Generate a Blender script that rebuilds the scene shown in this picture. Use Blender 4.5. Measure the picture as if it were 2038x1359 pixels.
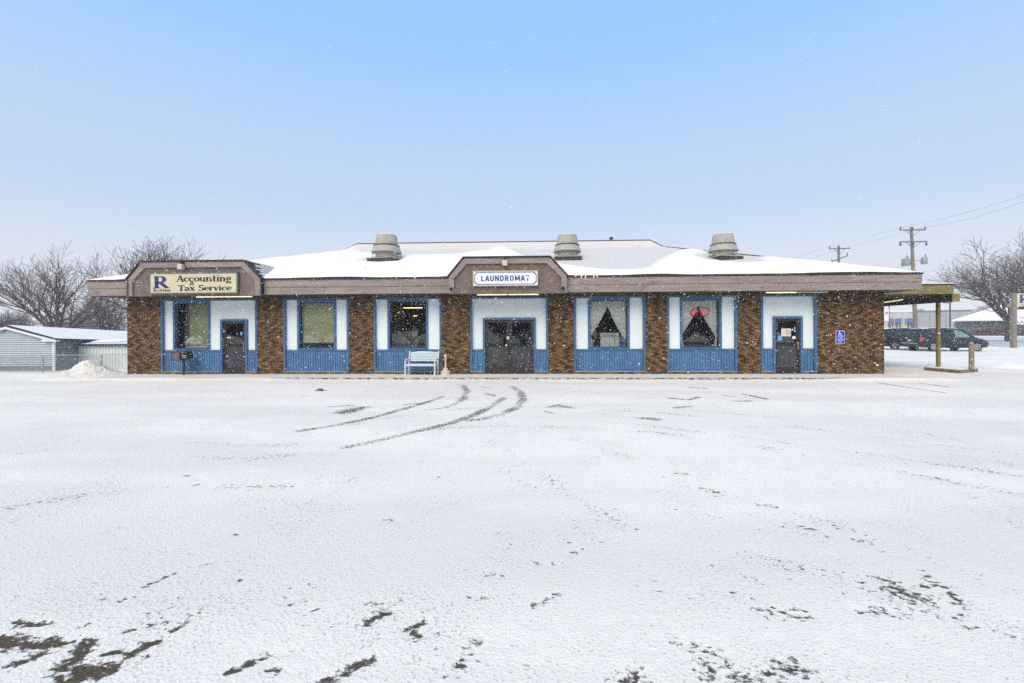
import bpy, bmesh, math, random
import numpy as np
from mathutils import Vector, Matrix

# ------------------------------------------------------------------ clear
for o in list(bpy.data.objects):
    bpy.data.objects.remove(o)
SC = bpy.context.scene
COL = SC.collection
RAD = math.radians

# ------------------------------------------------------------------ camera
FPX, CX, YH = 906.0, 1019.0, 656.0          # focal length and horizon in photograph pixels
CAM_D, CAM_H = 17.76, 1.80
YAW, ROLL = RAD(2.4), 0.0044
F_ = Vector((-math.sin(YAW), math.cos(YAW), 0))
R_ = Vector((math.cos(YAW), math.sin(YAW), 0))
U_ = Vector((0, 0, 1))
RR = R_ * math.cos(ROLL) - U_ * math.sin(ROLL)
UU = U_ * math.cos(ROLL) + R_ * math.sin(ROLL)
C0 = Vector((0, -CAM_D, CAM_H))
cam_d = bpy.data.cameras.new('camera')
cam = bpy.data.objects.new('camera', cam_d)
COL.objects.link(cam)
cam.matrix_world = Matrix(((RR.x, UU.x, -F_.x, C0.x), (RR.y, UU.y, -F_.y, C0.y),
                           (RR.z, UU.z, -F_.z, C0.z), (0, 0, 0, 1)))
cam_d.sensor_width = 36.0
cam_d.lens = FPX / 2038 * 36.0
cam_d.shift_y = -(679.5 - YH) / 2038
cam_d.clip_start = 0.1
cam_d.clip_end = 4000
SC.camera = cam

# ------------------------------------------------------------------ sky, sun, exposure
SUN_EL, SUN_AZ = RAD(42), RAD(200)           # azimuth measured clockwise from +Y (sun behind the camera)
w = bpy.data.worlds.new('World')
SC.world = w
w.use_nodes = True
nt = w.node_tree
nt.nodes.clear()
n_out = nt.nodes.new('ShaderNodeOutputWorld')
n_bg = nt.nodes.new('ShaderNodeBackground')
n_sky = nt.nodes.new('ShaderNodeTexSky')
n_sky.sky_type = 'NISHITA'
n_sky.sun_disc = False
n_sky.sun_elevation = SUN_EL
n_sky.sun_rotation = SUN_AZ
n_sky.air_density = 1.0
n_sky.dust_density = 2.0
n_sky.ozone_density = 1.0
n_tc = nt.nodes.new('ShaderNodeTexCoord')
n_sep = nt.nodes.new('ShaderNodeSeparateXYZ')
n_ramp = nt.nodes.new('ShaderNodeValToRGB')     # thin snow cloud: thick near the horizon, thinning upwards
n_ramp.color_ramp.interpolation = 'EASE'
els = n_ramp.color_ramp.elements
els[0].position = 0.0
els[0].color = (8.2, 8.1, 8.5, 1)
els[1].position = 0.58
els[1].color = (3.5, 6.3, 10.8, 1)
e = els.new(0.11)
e.color = (7.2, 7.6, 8.6, 1)
e = els.new(0.26)
e.color = (5.5, 7.1, 9.3, 1)
e = els.new(1.0)
e.color = (3.5, 6.3, 10.8, 1)
n_mix = nt.nodes.new('ShaderNodeMixRGB')
n_mix.inputs[0].default_value = 0.85
nt.links.new(n_tc.outputs['Generated'], n_sep.inputs[0])
nt.links.new(n_sep.outputs['Z'], n_ramp.inputs[0])
nt.links.new(n_sky.outputs[0], n_mix.inputs[1])
nt.links.new(n_ramp.outputs[0], n_mix.inputs[2])
nt.links.new(n_mix.outputs[0], n_bg.inputs['Color'])
n_bg.inputs['Strength'].default_value = 0.10
nt.links.new(n_bg.outputs[0], n_out.inputs['Surface'])

sun_d = bpy.data.lights.new('sun', 'SUN')
sun_d.energy = 2.8
sun_d.angle = RAD(40)
sun_d.color = (1.0, 0.85, 0.62)
sun = bpy.data.objects.new('sun', sun_d)
COL.objects.link(sun)
sd = Vector((math.sin(SUN_AZ) * math.cos(SUN_EL), math.cos(SUN_AZ) * math.cos(SUN_EL), math.sin(SUN_EL)))
sun.rotation_euler = sd.to_track_quat('Z', 'Y').to_euler()
sun.location = (0, -30, 40)

SC.view_settings.view_transform = 'Standard'
SC.view_settings.look = 'None'
SC.view_settings.gamma = 1.0
SC.view_settings.exposure = 0.10
SC.render.engine = 'CYCLES'
SC.cycles.use_denoising = False
SC.cycles.volume_bounces = 1
SC.cycles.transparent_max_bounces = 12
SC.cycles.max_bounces = 8
HAZE_DENSITY = 0.0009

# ------------------------------------------------------------------ pixel -> place helpers
def ray(px, py):
    return F_ + RR * ((px - CX) / FPX) - UU * ((py - YH) / FPX)
def onY(px, py, Y):
    d = ray(px, py)
    return C0 + d * ((Y + CAM_D) / d.y)
def onZ(px, py, z):
    d = ray(px, py)
    return C0 + d * ((z - CAM_H) / d.z)
def atD(px, py, depth):
    return C0 + ray(px, py) * depth
def proj(P):
    v = Vector(P) - C0
    d = v.dot(F_)
    return CX + FPX * v.dot(RR) / d, YH - FPX * v.dot(UU) / d
def WX(px, Y=0.0):
    return onY(px, 690, Y).x

# ------------------------------------------------------------------ materials
def new_mat(name):
    m = bpy.data.materials.new(name)
    m.use_nodes = True
    t = m.node_tree
    return m, t, t.nodes['Principled BSDF']

def mat(name, col, rough=0.7, var=0.12, scale=6.0, bump=0.0, bscale=40.0, metal=0.0, spec=0.3, stretch=(1, 1, 1), col2=None, c2lo=0.55, c2hi=0.7, coords='Object'):
    m, t, b = new_mat(name)
    tc = t.nodes.new('ShaderNodeTexCoord')
    mp = t.nodes.new('ShaderNodeMapping')
    mp.inputs['Scale'].default_value = stretch
    t.links.new(tc.outputs[coords], mp.inputs[0])
    n = t.nodes.new('ShaderNodeTexNoise')
    n.inputs['Scale'].default_value = scale
    n.inputs['Detail'].default_value = 6
    t.links.new(mp.outputs[0], n.inputs['Vector'])
    r = t.nodes.new('ShaderNodeValToRGB')
    c = Vector(col)
    r.color_ramp.elements[0].position = 0.3
    r.color_ramp.elements[0].color = (*(c * (1 - var)), 1)
    r.color_ramp.elements[1].position = 0.7
    r.color_ramp.elements[1].color = (*[min(1, x * (1 + var)) for x in c], 1)
    t.links.new(n.outputs['Fac'], r.inputs[0])
    src = r.outputs[0]
    if col2 is not None:
        n2 = t.nodes.new('ShaderNodeTexNoise')
        n2.inputs['Scale'].default_value = scale * 2.3
        n2.inputs['Detail'].default_value = 8
        n2.inputs['Roughness'].default_value = 0.65
        t.links.new(mp.outputs[0], n2.inputs['Vector'])
        mr = t.nodes.new('ShaderNodeMapRange')
        mr.inputs[1].default_value = c2lo
        mr.inputs[2].default_value = c2hi
        t.links.new(n2.outputs['Fac'], mr.inputs[0])
        mx = t.nodes.new('ShaderNodeMixRGB')
        mx.inputs[2].default_value = (*col2, 1)
        t.links.new(mr.outputs[0], mx.inputs[0])
        t.links.new(src, mx.inputs[1])
        src = mx.outputs[0]
    t.links.new(src, b.inputs['Base Color'])
    b.inputs['Roughness'].default_value = rough
    b.inputs['Metallic'].default_value = metal
    b.inputs['Specular IOR Level'].default_value = spec
    if bump > 0:
        nb = t.nodes.new('ShaderNodeTexNoise')
        nb.inputs['Scale'].default_value = bscale
        nb.inputs['Detail'].default_value = 4
        t.links.new(mp.outputs[0], nb.inputs['Vector'])
        bp = t.nodes.new('ShaderNodeBump')
        bp.inputs['Strength'].default_value = bump
        bp.inputs['Distance'].default_value = 0.02
        t.links.new(nb.outputs['Fac'], bp.inputs['Height'])
        t.links.new(bp.outputs[0], b.inputs['Normal'])
    return m

def emit_mat(name, col, strength):
    m, t, b = new_mat(name)
    b.inputs['Base Color'].default_value = (*col, 1)
    b.inputs['Emission Color'].default_value = (*col, 1)
    b.inputs['Emission Strength'].default_value = strength
    return m

def glass_mat(name, tint=(0.8, 0.82, 0.8), ior=1.5, rough=0.0):
    m = bpy.data.materials.new(name)
    m.use_nodes = True
    t = m.node_tree
    t.nodes.clear()
    o = t.nodes.new('ShaderNodeOutputMaterial')
    tr = t.nodes.new('ShaderNodeBsdfTransparent')
    tr.inputs[0].default_value = (*tint, 1)
    gl = t.nodes.new('ShaderNodeBsdfGlossy')
    gl.inputs['Roughness'].default_value = rough
    fr = t.nodes.new('ShaderNodeFresnel')
    fr.inputs['IOR'].default_value = ior
    mx = t.nodes.new('ShaderNodeMixShader')
    t.links.new(fr.outputs[0], mx.inputs[0])
    t.links.new(tr.outputs[0], mx.inputs[1])
    t.links.new(gl.outputs[0], mx.inputs[2])
    t.links.new(mx.outputs[0], o.inputs['Surface'])
    return m

M = {}
M['blue'] = mat('blue_paint', (0.050, 0.128, 0.262), 0.62, 0.12, 3, 0.1, 60, col2=(0.085, 0.17, 0.29), c2lo=0.55, c2hi=0.8)
M['blue_w'] = mat('blue_wainscot_paint', (0.064, 0.163, 0.322), 0.65, 0.16, 4, 0.1, 60, stretch=(1, 1, .3), col2=(0.12, 0.20, 0.30), c2lo=0.58, c2hi=0.8)
M['pale'] = mat('pale_panel_paint', (0.70, 0.78, 0.80), 0.6, 0.03, 1.5, 0.04, 30)
M['fascia'] = mat('fascia_paint', (0.27, 0.222, 0.212), 0.75, 0.16, 2.0, 0.25, 30, stretch=(.5, 1, 3), col2=(0.085, 0.065, 0.058), c2lo=0.57, c2hi=0.70)
M['gable'] = mat('gable_board', (0.165, 0.122, 0.112), 0.85, 0.22, 3.0, 0.4, 40, stretch=(1, 1, .6), col2=(0.075, 0.058, 0.05), c2lo=0.6, c2hi=0.75)
M['soffit'] = mat('soffit_brown', (0.095, 0.065, 0.035), 0.85, 0.2, 3, 0.2, 40)
M['mortar'] = mat('mortar', (0.055, 0.037, 0.022), 0.95, 0.25, 8, 0.4, 60)
M['concrete'] = mat('concrete', (0.30, 0.28, 0.25), 0.9, 0.15, 5, 0.3, 60, col2=(0.12, 0.10, 0.08), c2lo=0.5, c2hi=0.7)
M['kerb'] = mat('kerb_face', (0.55, 0.54, 0.53), 0.9, 0.15, 2.5, 0.3, 60, stretch=(1, 1, 4), col2=(0.13, 0.09, 0.06), c2lo=0.48, c2hi=0.54)
M['snow'] = mat('snow', (0.89, 0.835, 0.765), 0.8, 0.03, 4, 0.35, 25, spec=0.2)
M['dirty_snow'] = mat('dirty_snow', (0.68, 0.645, 0.60), 0.9, 0.14, 3, 0.8, 9, spec=0.1, col2=(0.30, 0.26, 0.22), c2lo=0.6, c2hi=0.75)
M['shingle'] = mat('shingle', (0.09, 0.07, 0.06), 0.95, 0.3, 14, 0.5, 60, col2=(0.6, 0.6, 0.6), c2lo=0.60, c2hi=0.70)
M['drip'] = mat('drip_edge', (0.04, 0.030, 0.028), 0.8, 0.3, 6, col2=(0.5, 0.5, 0.5), c2lo=0.66, c2hi=0.75)
M['dark_metal'] = mat('dark_bronze_metal', (0.018, 0.015, 0.014), 0.45, 0.2, 8, spec=0.5)
M['black'] = mat('black_plastic', (0.012, 0.012, 0.013), 0.5, 0.2, 8)
M['glass'] = glass_mat('window_glass', (0.95, 0.96, 0.95), 1.62)
M['glass_dark'] = glass_mat('tinted_glass', (0.34, 0.36, 0.34), 1.9)
M['inside'] = mat('interior_wall', (0.24, 0.23, 0.21), 0.9, 0.2, 1)
M['inside_dark'] = mat('interior_dark', (0.05, 0.05, 0.045), 0.9, 0.2, 1)
M['shade'] = mat('shade_cloth', (0.62, 0.66, 0.42), 0.85, 0.06, 1.2, 0.1, 30)
M['curtain'] = mat('curtain_cloth', (0.93, 0.95, 0.91), 0.9, 0.08, 6, 0.1, 60)
M['cream'] = mat('cream_plastic', (0.62, 0.52, 0.40), 0.6, 0.06, 5)
M['sign_cream'] = mat('sign_cream', (0.58, 0.52, 0.36), 0.55, 0.05, 2, col2=(0.55, 0.47, 0.28), c2lo=.6, c2hi=.8)
M['sign_white'] = mat('sign_white', (0.78, 0.79, 0.80), 0.5, 0.04, 2)
M['navy'] = mat('navy_print', (0.014, 0.024, 0.13), 0.5, 0.12, 10)
M['blue_print'] = mat('blue_print', (0.02, 0.045, 0.24), 0.5, 0.1, 10)
M['sign_edge'] = mat('sign_frame_green_grey', (0.12, 0.135, 0.12), 0.6, 0.15, 8)
M['gold_edge'] = mat('sign_frame_tan', (0.45, 0.36, 0.22), 0.6, 0.15, 8)
M['tube'] = emit_mat('tube_lamp', (1.0, 0.86, 0.50), 0.9)
M['tube_off'] = mat('tube_grey', (0.62, 0.58, 0.5), 0.5, 0.1, 5)
M['batten'] = mat('batten_metal', (0.28, 0.23, 0.17), 0.6, 0.1, 5)
M['vent'] = mat('vent_aluminium', (0.36, 0.345, 0.31), 0.6, 0.14, 7, 0.15, 30, metal=0.0, spec=0.4)
M['vent_dark'] = mat('vent_dark', (0.06, 0.045, 0.045), 0.7, 0.25, 6)
M['bench'] = mat('bench_slat_paint', (0.60, 0.70, 0.74), 0.6, 0.05, 5)
M['bench_frame'] = mat('bench_frame_paint', (0.60, 0.61, 0.66), 0.5, 0.06, 6)
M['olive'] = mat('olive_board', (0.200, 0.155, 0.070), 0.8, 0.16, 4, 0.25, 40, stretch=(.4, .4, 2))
M['olive_shaded'] = mat('olive_board_in_shade', (0.05, 0.038, 0.018), 0.85, 0.2, 3, 0.2, 30)  # the olive darkened, so the shade under the canopy sits in the colour
M['post_wood'] = mat('bollard_wood', (0.27, 0.21, 0.13), 0.85, 0.2, 8, 0.4, 40, stretch=(1, 1, .3))
M['asphalt'] = mat('asphalt', (0.06, 0.052, 0.042), 0.95, 0.3, 30, 0.4, 120)
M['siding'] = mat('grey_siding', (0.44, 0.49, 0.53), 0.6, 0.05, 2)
M['siding_d'] = mat('dark_siding_and_lap_shadow', (0.20, 0.225, 0.235), 0.65, 0.06, 2)  # dark side siding; also stands in for the shadow between the laps
M['shed_wall'] = mat('pale_shed_siding', (0.58, 0.62, 0.60), 0.6, 0.05, 2)
M['navy_trim'] = mat('navy_trim', (0.018, 0.03, 0.09), 0.5, 0.15, 5)
M['white_trim'] = mat('white_trim', (0.72, 0.73, 0.74), 0.6, 0.05, 5)
M['galv'] = mat('galvanised_steel', (0.30, 0.33, 0.34), 0.5, 0.12, 10, metal=0.3)
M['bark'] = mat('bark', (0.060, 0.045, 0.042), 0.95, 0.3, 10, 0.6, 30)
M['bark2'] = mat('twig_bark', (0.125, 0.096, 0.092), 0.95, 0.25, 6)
M['pole_wood'] = mat('utility_pole_wood', (0.20, 0.17, 0.15), 0.9, 0.2, 8, 0.3, 40, stretch=(1, 1, .2), col2=(0.7, 0.7, 0.72), c2lo=0.66, c2hi=0.72)
M['wire'] = mat('wire_black', (0.05, 0.05, 0.055), 0.7, 0.1, 3)
M['van_paint'] = mat('van_dark_paint', (0.010, 0.018, 0.024), 0.3, 0.1, 3, spec=0.3)
M['van_paint2'] = mat('van_navy_paint', (0.009, 0.015, 0.034), 0.3, 0.1, 3, spec=0.3)
M['van_glass'] = mat('van_glass', (0.012, 0.016, 0.016), 0.08, 0.1, 3, spec=0.7)
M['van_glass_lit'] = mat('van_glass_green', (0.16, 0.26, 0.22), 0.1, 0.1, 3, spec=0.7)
M['tyre'] = mat('tyre_rubber', (0.014, 0.014, 0.014), 0.9, 0.2, 10)
M['rim'] = mat('alloy_rim', (0.42, 0.43, 0.44), 0.35, 0.05, 5, metal=0.4)
M['red_lens'] = mat('red_lens', (0.62, 0.012, 0.02), 0.2, 0.1, 5, spec=0.6)
M['clear_lens'] = mat('clear_lens', (0.5, 0.52, 0.52), 0.15, 0.1, 5, spec=0.6)
M['plate'] = mat('licence_plate', (0.45, 0.55, 0.68), 0.5, 0.05, 5)
M['store_grey'] = mat('store_wall_grey', (0.30, 0.33, 0.34), 0.9, 0.06, .6)
M['store_beige'] = mat('store_wall_beige', (0.48, 0.46, 0.42), 0.9, 0.06, .6)
M['awning'] = mat('awning_blue', (0.07, 0.11, 0.40), 0.7, 0.08, 2)
M['far_wall'] = mat('slate_wall', (0.075, 0.09, 0.098), 0.85, 0.15, 1, stretch=(1, 1, 4))
M['red_bush'] = mat('dark_red_twigs', (0.11, 0.018, 0.026), 0.9, 0.3, 3)
M['hc_blue'] = mat('parking_sign_blue', (0.015, 0.05, 0.52), 0.45, 0.06, 5)
M['sticker_blue'] = mat('sticker_blue', (0.12, 0.36, 0.66), 0.5, 0.06, 5)
M['paper'] = mat('paper', (0.62, 0.60, 0.52), 0.8, 0.06, 8)
M['brass'] = mat('brass_pull', (0.40, 0.28, 0.13), 0.45, 0.1, 8, metal=0.5)
M['neon'] = emit_mat('neon_red', (1.0, 0.03, 0.07), 0.45)
M['neon_blue'] = mat('neon_tube_blue', (0.10, 0.30, 0.36), 0.4, 0.1, 5)
M['detergent'] = mat('detergent_blue', (0.015, 0.12, 0.55), 0.5, 0.3, 40)
M['red_box'] = mat('mailbox_red_edge', (0.15, 0.03, 0.035), 0.7, 0.2, 8)
M['grey_box'] = mat('mailbox_grey', (0.11, 0.10, 0.105), 0.6, 0.2, 8)

# brick: per-piece value stored in the attribute "bv"
def brick_mat():
    m, t, b = new_mat('brick')
    a = t.nodes.new('ShaderNodeAttribute')
    a.attribute_name = 'bv'
    r = t.nodes.new('ShaderNodeValToRGB')
    cr = r.color_ramp
    cr.elements[0].position = 0.0
    cr.elements[0].color = (0.026, 0.016, 0.009, 1)
    cr.elements[1].position = 1.0
    cr.elements[1].color = (0.27, 0.17, 0.085, 1)
    for p, c in ((0.25, (0.068, 0.041, 0.020, 1)), (0.5, (0.125, 0.072, 0.031, 1)), (0.75, (0.175, 0.102, 0.045, 1)), (0.9, (0.185, 0.082, 0.04, 1))):
        e = cr.elements.new(p)
        e.color = c
    t.links.new(a.outputs['Fac'], r.inputs[0])
    tc = t.nodes.new('ShaderNodeTexCoord')
    n = t.nodes.new('ShaderNodeTexNoise')
    n.inputs['Scale'].default_value = 28
    n.inputs['Detail'].default_value = 6
    t.links.new(tc.outputs['Object'], n.inputs['Vector'])
    mr = t.nodes.new('ShaderNodeMapRange')
    mr.inputs[1].default_value = 0.3
    mr.inputs[2].default_value = 0.7
    mr.inputs[3].default_value = 0.6
    mr.inputs[4].default_value = 1.4
    t.links.new(n.outputs['Fac'], mr.inputs[0])
    mx = t.nodes.new('ShaderNodeVectorMath')
    mx.operation = 'SCALE'
    t.links.new(r.outputs[0], mx.inputs[0])
    t.links.new(mr.outputs[0], mx.inputs['Scale'])
    t.links.new(mx.outputs[0], b.inputs['Base Color'])
    b.inputs['Roughness'].default_value = 0.9
    b.inputs['Specular IOR Level'].default_value = 0.2
    bp = t.nodes.new('ShaderNodeBump')
    bp.inputs['Strength'].default_value = 0.5
    bp.inputs['Distance'].default_value = 0.01
    t.links.new(n.outputs['Fac'], bp.inputs['Height'])
    t.links.new(bp.outputs[0], b.inputs['Normal'])
    return m
M['brick'] = brick_mat()

def ground_mat():
    m, t, b = new_mat('snow_dusted_asphalt')
    N, L = t.nodes, t.links
    tc = N.new('ShaderNodeTexCoord')
    def noise(scale, detail, rough=0.55, vec=None):
        n = N.new('ShaderNodeTexNoise')
        n.inputs['Scale'].default_value = scale
        n.inputs['Detail'].default_value = detail
        n.inputs['Roughness'].default_value = rough
        L.new(vec or tc.outputs['Object'], n.inputs['Vector'])
        return n.outputs['Fac']
    def math_(op, a, b_, c=None):
        n = N.new('ShaderNodeMath')
        n.operation = op
        for i, v in enumerate((a, b_, c)):
            if v is None: continue
            if isinstance(v, (int, float)): n.inputs[i].default_value = v
            else: L.new(v, n.inputs[i])
        return n.outputs[0]
    def mrange(v, lo, hi, o0=0.0, o1=1.0):
        n = N.new('ShaderNodeMapRange')
        n.interpolation_type = 'SMOOTHSTEP'
        for i, k in enumerate((lo, hi, o0, o1)): n.inputs[i + 1].default_value = k
        L.new(v, n.inputs[0])
        return n.outputs[0]
    at = N.new('ShaderNodeAttribute')
    at.attribute_name = 'bare'
    bare = at.outputs['Fac']
    mp = N.new('ShaderNodeMapping')           # ragged, wind-blown along X
    mp.inputs['Rotation'].default_value = (0, 0, RAD(12))
    mp.inputs['Scale'].default_value = (1.0, 1.35, 1.0)
    L.new(tc.outputs['Object'], mp.inputs[0])
    n1 = noise(17, 8, 0.70, mp.outputs[0])
    n2 = noise(1.1, 3)
    n2 = mrange(n2, 0.35, 0.68, -0.04, 0.035)
    v = math_('MULTIPLY_ADD', bare, 0.46, n1)
    v = math_('ADD', v, n2)
    fac = mrange(v, 0.675, 0.775)
    # snow tone: thin drifts are a shade greyer where the asphalt shows through
    mp2 = N.new('ShaderNodeMapping')
    mp2.inputs['Scale'].default_value = (0.10, 0.42, 1)
    mp2.inputs['Rotation'].default_value = (0, 0, RAD(-6))
    L.new(tc.outputs['Object'], mp2.inputs[0])
    nd = noise(1.3, 4, 0.5, mp2.outputs[0])
    nf = noise(48, 4, 0.65)
    k = mrange(nd, 0.38, 0.62, 0.0, 1.0)
    mixs = N.new('ShaderNodeMixRGB')
    mixs.inputs[1].default_value = (0.82, 0.752, 0.672, 1)
    mixs.inputs[2].default_value = (0.92, 0.84, 0.745, 1)
    L.new(k, mixs.inputs[0])
    pit = N.new('ShaderNodeMixRGB')          # granules: tiny pits in the dusting, their shadow painted grey
    pit.inputs[2].default_value = (0.42, 0.39, 0.36, 1)
    L.new(mrange(math_('ADD', nf, n2), 0.56, 0.69, 0.0, 0.9), pit.inputs[0])
    L.new(mixs.outputs[0], pit.inputs[1])
    asp = N.new('ShaderNodeValToRGB')
    asp.color_ramp.elements[0].position = 0.35
    asp.color_ramp.elements[0].color = (0.030, 0.026, 0.022, 1)
    asp.color_ramp.elements[1].position = 0.72
    asp.color_ramp.elements[1].color = (0.21, 0.165, 0.10, 1)
    L.new(noise(130, 3, 0.6), asp.inputs[0])
    mx = N.new('ShaderNodeMixRGB')
    L.new(fac, mx.inputs[0])
    L.new(pit.outputs[0], mx.inputs[1])
    L.new(asp.outputs[0], mx.inputs[2])
    L.new(mx.outputs[0], b.inputs['Base Color'])
    b.inputs['Roughness'].default_value = 0.9
    b.inputs['Specular IOR Level'].default_value = 0.15
    h = math_('MULTIPLY_ADD', fac, -0.9, math_('MULTIPLY', nf, 0.9))
    h = math_('ADD', h, math_('MULTIPLY', n1, 0.6))
    bp = N.new('ShaderNodeBump')
    bp.inputs['Strength'].default_value = 0.9
    bp.inputs['Distance'].default_value = 0.016
    L.new(h, bp.inputs['Height'])
    L.new(bp.outputs[0], b.inputs['Normal'])
    return m
M['ground'] = ground_mat()

def roof_snow_mat():
    m, t, b = new_mat('roof_snow')
    a = t.nodes.new('ShaderNodeAttribute')
    a.attribute_name = 'thick'
    tc = t.nodes.new('ShaderNodeTexCoord')
    n = t.nodes.new('ShaderNodeTexNoise')
    n.inputs['Scale'].default_value = 9
    n.inputs['Detail'].default_value = 7
    t.links.new(tc.outputs['Object'], n.inputs['Vector'])
    ad = t.nodes.new('ShaderNodeMath')
    ad.operation = 'MULTIPLY_ADD'
    ad.inputs[1].default_value = 0.25
    t.links.new(n.outputs['Fac'], ad.inputs[0])
    t.links.new(a.outputs['Fac'], ad.inputs[2])
    r = t.nodes.new('ShaderNodeValToRGB')
    r.color_ramp.elements[0].position = 0.18
    r.color_ramp.elements[0].color = (0.62, 0.58, 0.55, 1)
    r.color_ramp.elements[1].position = 0.75
    r.color_ramp.elements[1].color = (0.86, 0.815, 0.765, 1)
    t.links.new(ad.outputs[0], r.inputs[0])
    t.links.new(r.outputs[0], b.inputs['Base Color'])
    b.inputs['Roughness'].default_value = 0.85
    b.inputs['Specular IOR Level'].default_value = 0.15
    return m
M['roof_snow'] = roof_snow_mat()

def flake_mat():
    m = bpy.data.materials.new('snowflake')
    m.use_nodes = True
    t = m.node_tree
    t.nodes.clear()
    o = t.nodes.new('ShaderNodeOutputMaterial')
    d = t.nodes.new('ShaderNodeBsdfDiffuse')
    d.inputs[0].default_value = (0.90, 0.88, 0.84, 1)
    tr = t.nodes.new('ShaderNodeBsdfTranslucent')
    tr.inputs[0].default_value = (0.93, 0.93, 0.95, 1)
    mx = t.nodes.new('ShaderNodeMixShader')
    mx.inputs[0].default_value = 0.35
    t.links.new(d.outputs[0], mx.inputs[1])
    t.links.new(tr.outputs[0], mx.inputs[2])
    t.links.new(mx.outputs[0], o.inputs['Surface'])
    return m
M['flake'] = flake_mat()

# ------------------------------------------------------------------ mesh building helpers
class MB:
    def __init__(s):
        s.v, s.f = [], []
    def add(s, vs, fs):
        k = len(s.v)
        s.v += [tuple(x) for x in vs]
        s.f += [tuple(i + k for i in q) for q in fs]
        return s
    def box(s, x0, x1, y0, y1, z0, z1):
        return s.add([(x0, y0, z0), (x1, y0, z0), (x1, y1, z0), (x0, y1, z0), (x0, y0, z1), (x1, y0, z1), (x1, y1, z1), (x0, y1, z1)],
                     [(0, 3, 2, 1), (4, 5, 6, 7), (0, 1, 5, 4), (1, 2, 6, 5), (2, 3, 7, 6), (3, 0, 4, 7)])
    def prism_y(s, pts, y0, y1):            # outline in x,z (counter-clockwise seen from -Y), y0 < y1
        n = len(pts)
        vs = [(x, y0, z) for x, z in pts] + [(x, y1, z) for x, z in pts]
        fs = [tuple(range(n)), tuple(range(2 * n - 1, n - 1, -1))]
        fs += [(i, i + n, (i + 1) % n + n, (i + 1) % n) for i in range(n)]
        return s.add(vs, fs)
    def prism_z(s, pts, z0, z1):
        n = len(pts)
        vs = [(x, y, z0) for x, y in pts] + [(x, y, z1) for x, y in pts]
        fs = [tuple(range(n - 1, -1, -1)), tuple(range(n, 2 * n))]
        fs += [(i, (i + 1) % n, (i + 1) % n + n, i + n) for i in range(n)]
        return s.add(vs, fs)
    def tube(s, pts, r, n=8, caps=True):
        pts = [Vector(p) for p in pts]
        rs = r if isinstance(r, (list, tuple)) else [r] * len(pts)
        k = len(s.v)
        for i, p in enumerate(pts):
            d = (pts[min(i + 1, len(pts) - 1)] - pts[max(i - 1, 0)]).normalized()
            a = d.cross(Vector((0, 0, 1)) if abs(d.z) < 0.95 else Vector((1, 0, 0))).normalized()
            b = d.cross(a)
            for j in range(n):
                t = 2 * math.pi * j / n
                s.v.append(tuple(p + (a * math.cos(t) + b * math.sin(t)) * rs[i]))
        for i in range(len(pts) - 1):
            for j in range(n):
                s.f.append((k + i * n + j, k + (i + 1) * n + j, k + (i + 1) * n + (j + 1) % n, k + i * n + (j + 1) % n))
        if caps:
            s.f.append(tuple(k + j for j in range(n)))
            s.f.append(tuple(k + (len(pts) - 1) * n + j for j in range(n - 1, -1, -1)))
        return s
    def lathe(s, prof, n=24, c=(0, 0, 0), axis='z'):
        k = len(s.v)
        for r, h in prof:
            for j in range(n):
                t = 2 * math.pi * j / n
                if axis == 'z': q = (c[0] + r * math.cos(t), c[1] + r * math.sin(t), c[2] + h)
                else: q = (c[0] + r * math.cos(t), c[1] + h, c[2] + r * math.sin(t))
                s.v.append(q)
        for i in range(len(prof) - 1):
            for j in range(n):
                s.f.append((k + i * n + j, k + i * n + (j + 1) % n, k + (i + 1) * n + (j + 1) % n, k + (i + 1) * n + j))
        s.f.append(tuple(k + j for j in range(n - 1, -1, -1)))
        s.f.append(tuple(k + (len(prof) - 1) * n + j for j in range(n)))
        return s
    def shift(s, d):
        s.v = [(x + d[0], y + d[1], z + d[2]) for x, y, z in s.v]
        return s

def mesh_of(name, mb, m=None):
    me = bpy.data.meshes.new(name)
    me.from_pydata(mb.v, [], mb.f)
    me.update()
    if m is not None: me.materials.append(M[m] if isinstance(m, str) else m)
    return me

def obj(name, mb, m, parent=None, smooth=False, bevel=0.0):
    me = mb if isinstance(mb, bpy.types.Mesh) else mesh_of(name, mb, m)
    if not isinstance(mb, bpy.types.Mesh):
        bm = bmesh.new()
        bm.from_mesh(me)
        bmesh.ops.recalc_face_normals(bm, faces=bm.faces)
        bm.to_mesh(me)
        bm.free()
    if smooth:
        me.polygons.foreach_set('use_smooth', [True] * len(me.polygons))
        try: me.set_sharp_from_angle(angle=RAD(38))
        except Exception: pass
    o = bpy.data.objects.new(name, me)
    COL.objects.link(o)
    if parent is not None: o.parent = parent
    if bevel > 0:
        bv = o.modifiers.new('bevel', 'BEVEL')
        bv.width = bevel
        bv.segments = 1
        bv.limit_method = 'ANGLE'
    return o

def tag(o, label=None, cat=None, group=None, kind=None):
    if label: o['label'] = label
    if cat: o['category'] = cat
    if group: o['group'] = group
    if kind: o['kind'] = kind
    return o

def thing(name, label, cat, loc=(0, 0, 0), rz=0.0, group=None):
    o = bpy.data.objects.new(name, None)
    o.empty_display_size = 0.2
    COL.objects.link(o)
    o.location = loc
    o.rotation_euler = (0, 0, rz)
    return tag(o, label, cat, group)

def copy_tree(o, parent=None):
    c = o.copy()
    COL.objects.link(c)
    c.parent = parent
    for ch in o.children:
        copy_tree(ch, c)
    return c

rng = random.Random(7)
nrg = np.random.default_rng(11)

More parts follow.
